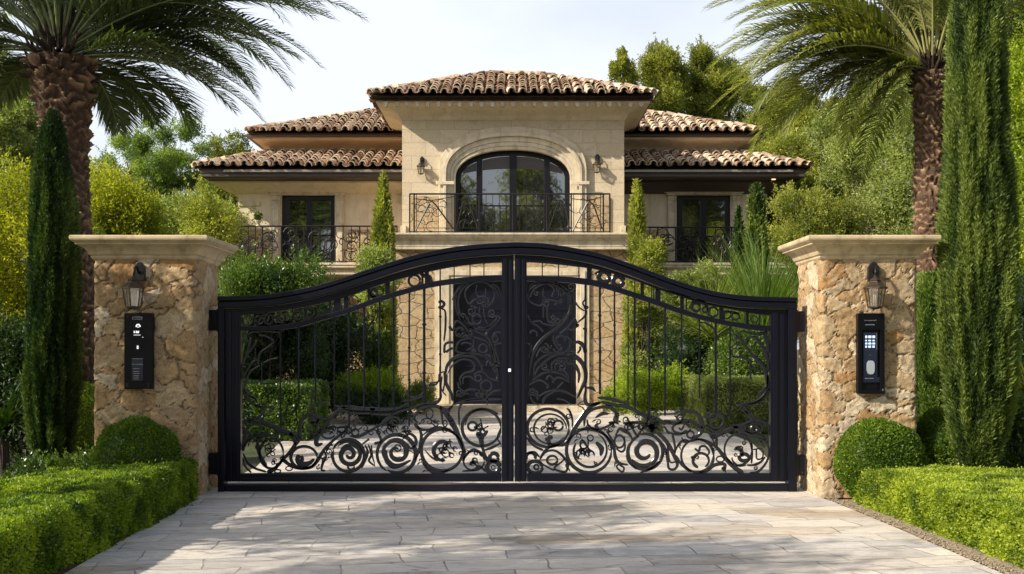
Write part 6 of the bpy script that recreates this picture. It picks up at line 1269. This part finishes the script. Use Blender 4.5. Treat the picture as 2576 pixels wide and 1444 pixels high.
# ------------------------------------------------------------------ what stands beside and behind the camera: shades the drive, shows in the windows
tree('sparse tree left of the hedge outside the picture, nearest the pillar', (-6.9, 7.6, 3.5), (.8, .7, .95), 20, .42, 6000, .09, L['pine'], 90, name='broadleaf_tree', r0=.1, group='trees in front of the property')
tree('tall leafy tree left of the driveway outside the picture', (-6.2, 5.4, 4.0), (1.35, 1.1, .6), 30, .36, 6500, .09, L['pine'], 91, name='broadleaf_tree', r0=.13, group='trees in front of the property')
tree('leafy tree further left of the driveway outside the picture', (-6.4, 2.9, 4.6), (1.7, 1.1, .7), 34, .38, 8000, .09, L['pine'], 92, name='broadleaf_tree', r0=.13, group='trees in front of the property')
for i, (x, y, h, r) in enumerate([(-13, -12, 11.5, 2.8), (-8, -14, 13.0, 2.8), (-3.2, -13, 11.5, 2.6), (1.5, -15, 12.6, 2.8), (6, -13, 12.8, 2.8), (11, -14, 11.0, 2.8), (15.5, -12, 10.0, 2.8)]):
    tree('roadside tree %s opposite the gate, seen only mirrored in the windows' % ['far left', 'tall left', 'low left', 'middle', 'tall right', 'right', 'far right'][i], (x, y, h*.6), (r, r*.8, h*.38), 34, .95, 16000, .22, L['olive' if i % 2 else 'pine'], 100+i, name='broadleaf_tree', r0=.2, group='trees across the road', solid=.5)
u_ = thing('potted_plant', 'little stone urn with a plant on the left terrace railing', 'urn', (X(649, 24.12), 24.12, Z(568, 24.12)))
m = MB(); m.lathe((X(649, 24.12), 24.12, Z(569, 24.12)), [(.05, 0), (.05, .01), (.02, .03), (.045, .06), (.075, .11), (.08, .13), (.065, .135)], 12); m.build('urn', M['trim'], u_, smooth=True)
Cc, Rr = clumps_in((X(649, 24.12), 24.12, Z(568, 24.12)+.17), (.07, .07, .05), 6, .05, 4); crown('foliage', Cc, Rr, 700, .035, L['shrub'], u_)
# far wood closing the garden
def wood(label, x0, x1, y, h, n, mat, seed):
    C = np.column_stack([RNG.uniform(x0, x1, n), RNG.uniform(y-2, y+2, n), RNG.uniform(.2, 1, n)**.7*h]); R = RNG.uniform(.8, 1.7, n)[:, None]*np.array([1, 1, .85])
    w = R[:, 0]**2; w /= w.sum(); m = n*520; i = RNG.choice(n, m, p=w); u = rdir(m); P = C[i]+u*R[i]*RNG.uniform(.7, 1.05, m)[:, None]
    V = []; F = []; o = 0
    for c, r in zip(C, R): v, f, _ = ellq(c, r*.8, 9, 6, .4, seed); V.append(v); F.append(f+o); o += len(v)
    leafobj('far_wood', P, unit(u*.6+rdir(m)*.8), RNG.uniform(.1, .2, m), .08, tone(P, .5, seed, .6, .4), mat, extra=(np.vstack(V), np.vstack(F), 0), kind='stuff', label=label, cat='woodland')
wood('mass of woodland trees closing the garden on the left', -24, -7.6, 44, 4.6, 60, L['olive'], 5)
wood('mass of woodland trees closing the garden on the right', 8.2, 26, 38, 6.0, 70, L['feather'], 6)
# ------------------------------------------------------------------ camera, sky, sun
cam = bpy.data.cameras.new('camera'); co = bpy.data.objects.new('camera', cam); COL.objects.link(co)
co.location = (0, 0, CAMZ); co.rotation_euler = (PI/2, 0, 0)
cam.sensor_width = 36; cam.lens = 36*FPX/2576; cam.shift_y = (HOR-722)/2576; cam.clip_end = 2000; cam.clip_start = .05
SC.camera = co
SV = np.array([-.75, -.39, .54]); SV /= np.linalg.norm(SV)
sl = bpy.data.lights.new('sun', 'SUN'); sl.energy = 5.0; sl.angle = math.radians(.55); sl.color = (1.0, .92, .78)
so = bpy.data.objects.new('sun', sl); COL.objects.link(so); so.rotation_euler = Vector(SV).to_track_quat('Z', 'Y').to_euler(); so.location = (-20, -12, 20)
wd = bpy.data.worlds.new('World'); SC.world = wd; wd.use_nodes = True; t = wd.node_tree; bg = t.nodes['Background']
sk = t.nodes.new('ShaderNodeTexSky'); sk.sky_type = 'NISHITA'; sk.sun_disc = False
el = math.asin(SV[2]); sk.sun_elevation = el; sk.sun_rotation = math.atan2(SV[0], SV[1]); sk.dust_density = 3.5; sk.air_density = 1.0; sk.ozone_density = 1.2
tc = t.nodes.new('ShaderNodeTexCoord'); mp = t.nodes.new('ShaderNodeMapping'); mp.inputs['Scale'].default_value = (1.0, 1.0, 2.6); t.links.new(tc.outputs['Generated'], mp.inputs[0])
n = t.nodes.new('ShaderNodeTexNoise'); n.inputs['Scale'].default_value = 1.6; n.inputs['Detail'].default_value = 6; n.inputs['Roughness'].default_value = .5; t.links.new(mp.outputs[0], n.inputs['Vector'])
r = t.nodes.new('ShaderNodeValToRGB'); r.color_ramp.elements[0].position = .30; r.color_ramp.elements[0].color = (.40, .40, .40, 1); r.color_ramp.elements[1].position = .62; r.color_ramp.elements[1].color = (.95, .95, .95, 1); t.links.new(n.outputs[0], r.inputs[0])
sp = t.nodes.new('ShaderNodeSeparateXYZ'); t.links.new(tc.outputs['Generated'], sp.inputs[0])
mr = t.nodes.new('ShaderNodeMapRange'); mr.inputs[1].default_value = .30; mr.inputs[2].default_value = .62; mr.inputs[3].default_value = 1; mr.inputs[4].default_value = .30; mr.interpolation_type = 'SMOOTHSTEP'; t.links.new(sp.outputs[2], mr.inputs[0])
mm = t.nodes.new('ShaderNodeMath'); mm.operation = 'MULTIPLY'; t.links.new(r.outputs[0], mm.inputs[0]); t.links.new(mr.outputs[0], mm.inputs[1])
mx = t.nodes.new('ShaderNodeMix'); mx.data_type = 'RGBA'; t.links.new(mm.outputs[0], mx.inputs[0]); t.links.new(sk.outputs[0], mx.inputs[6]); mx.inputs[7].default_value = (6.9, 7.3, 8.0, 1)
t.links.new(mx.outputs[2], bg.inputs[0]); bg.inputs[1].default_value = .11
SC.view_settings.view_transform = 'Standard'; SC.view_settings.look = 'None'; SC.view_settings.exposure = 0.40; SC.view_settings.gamma = 1.0
SC.render.engine = 'CYCLES'
SC.cycles.max_bounces = 8; SC.cycles.transparent_max_bounces = 12
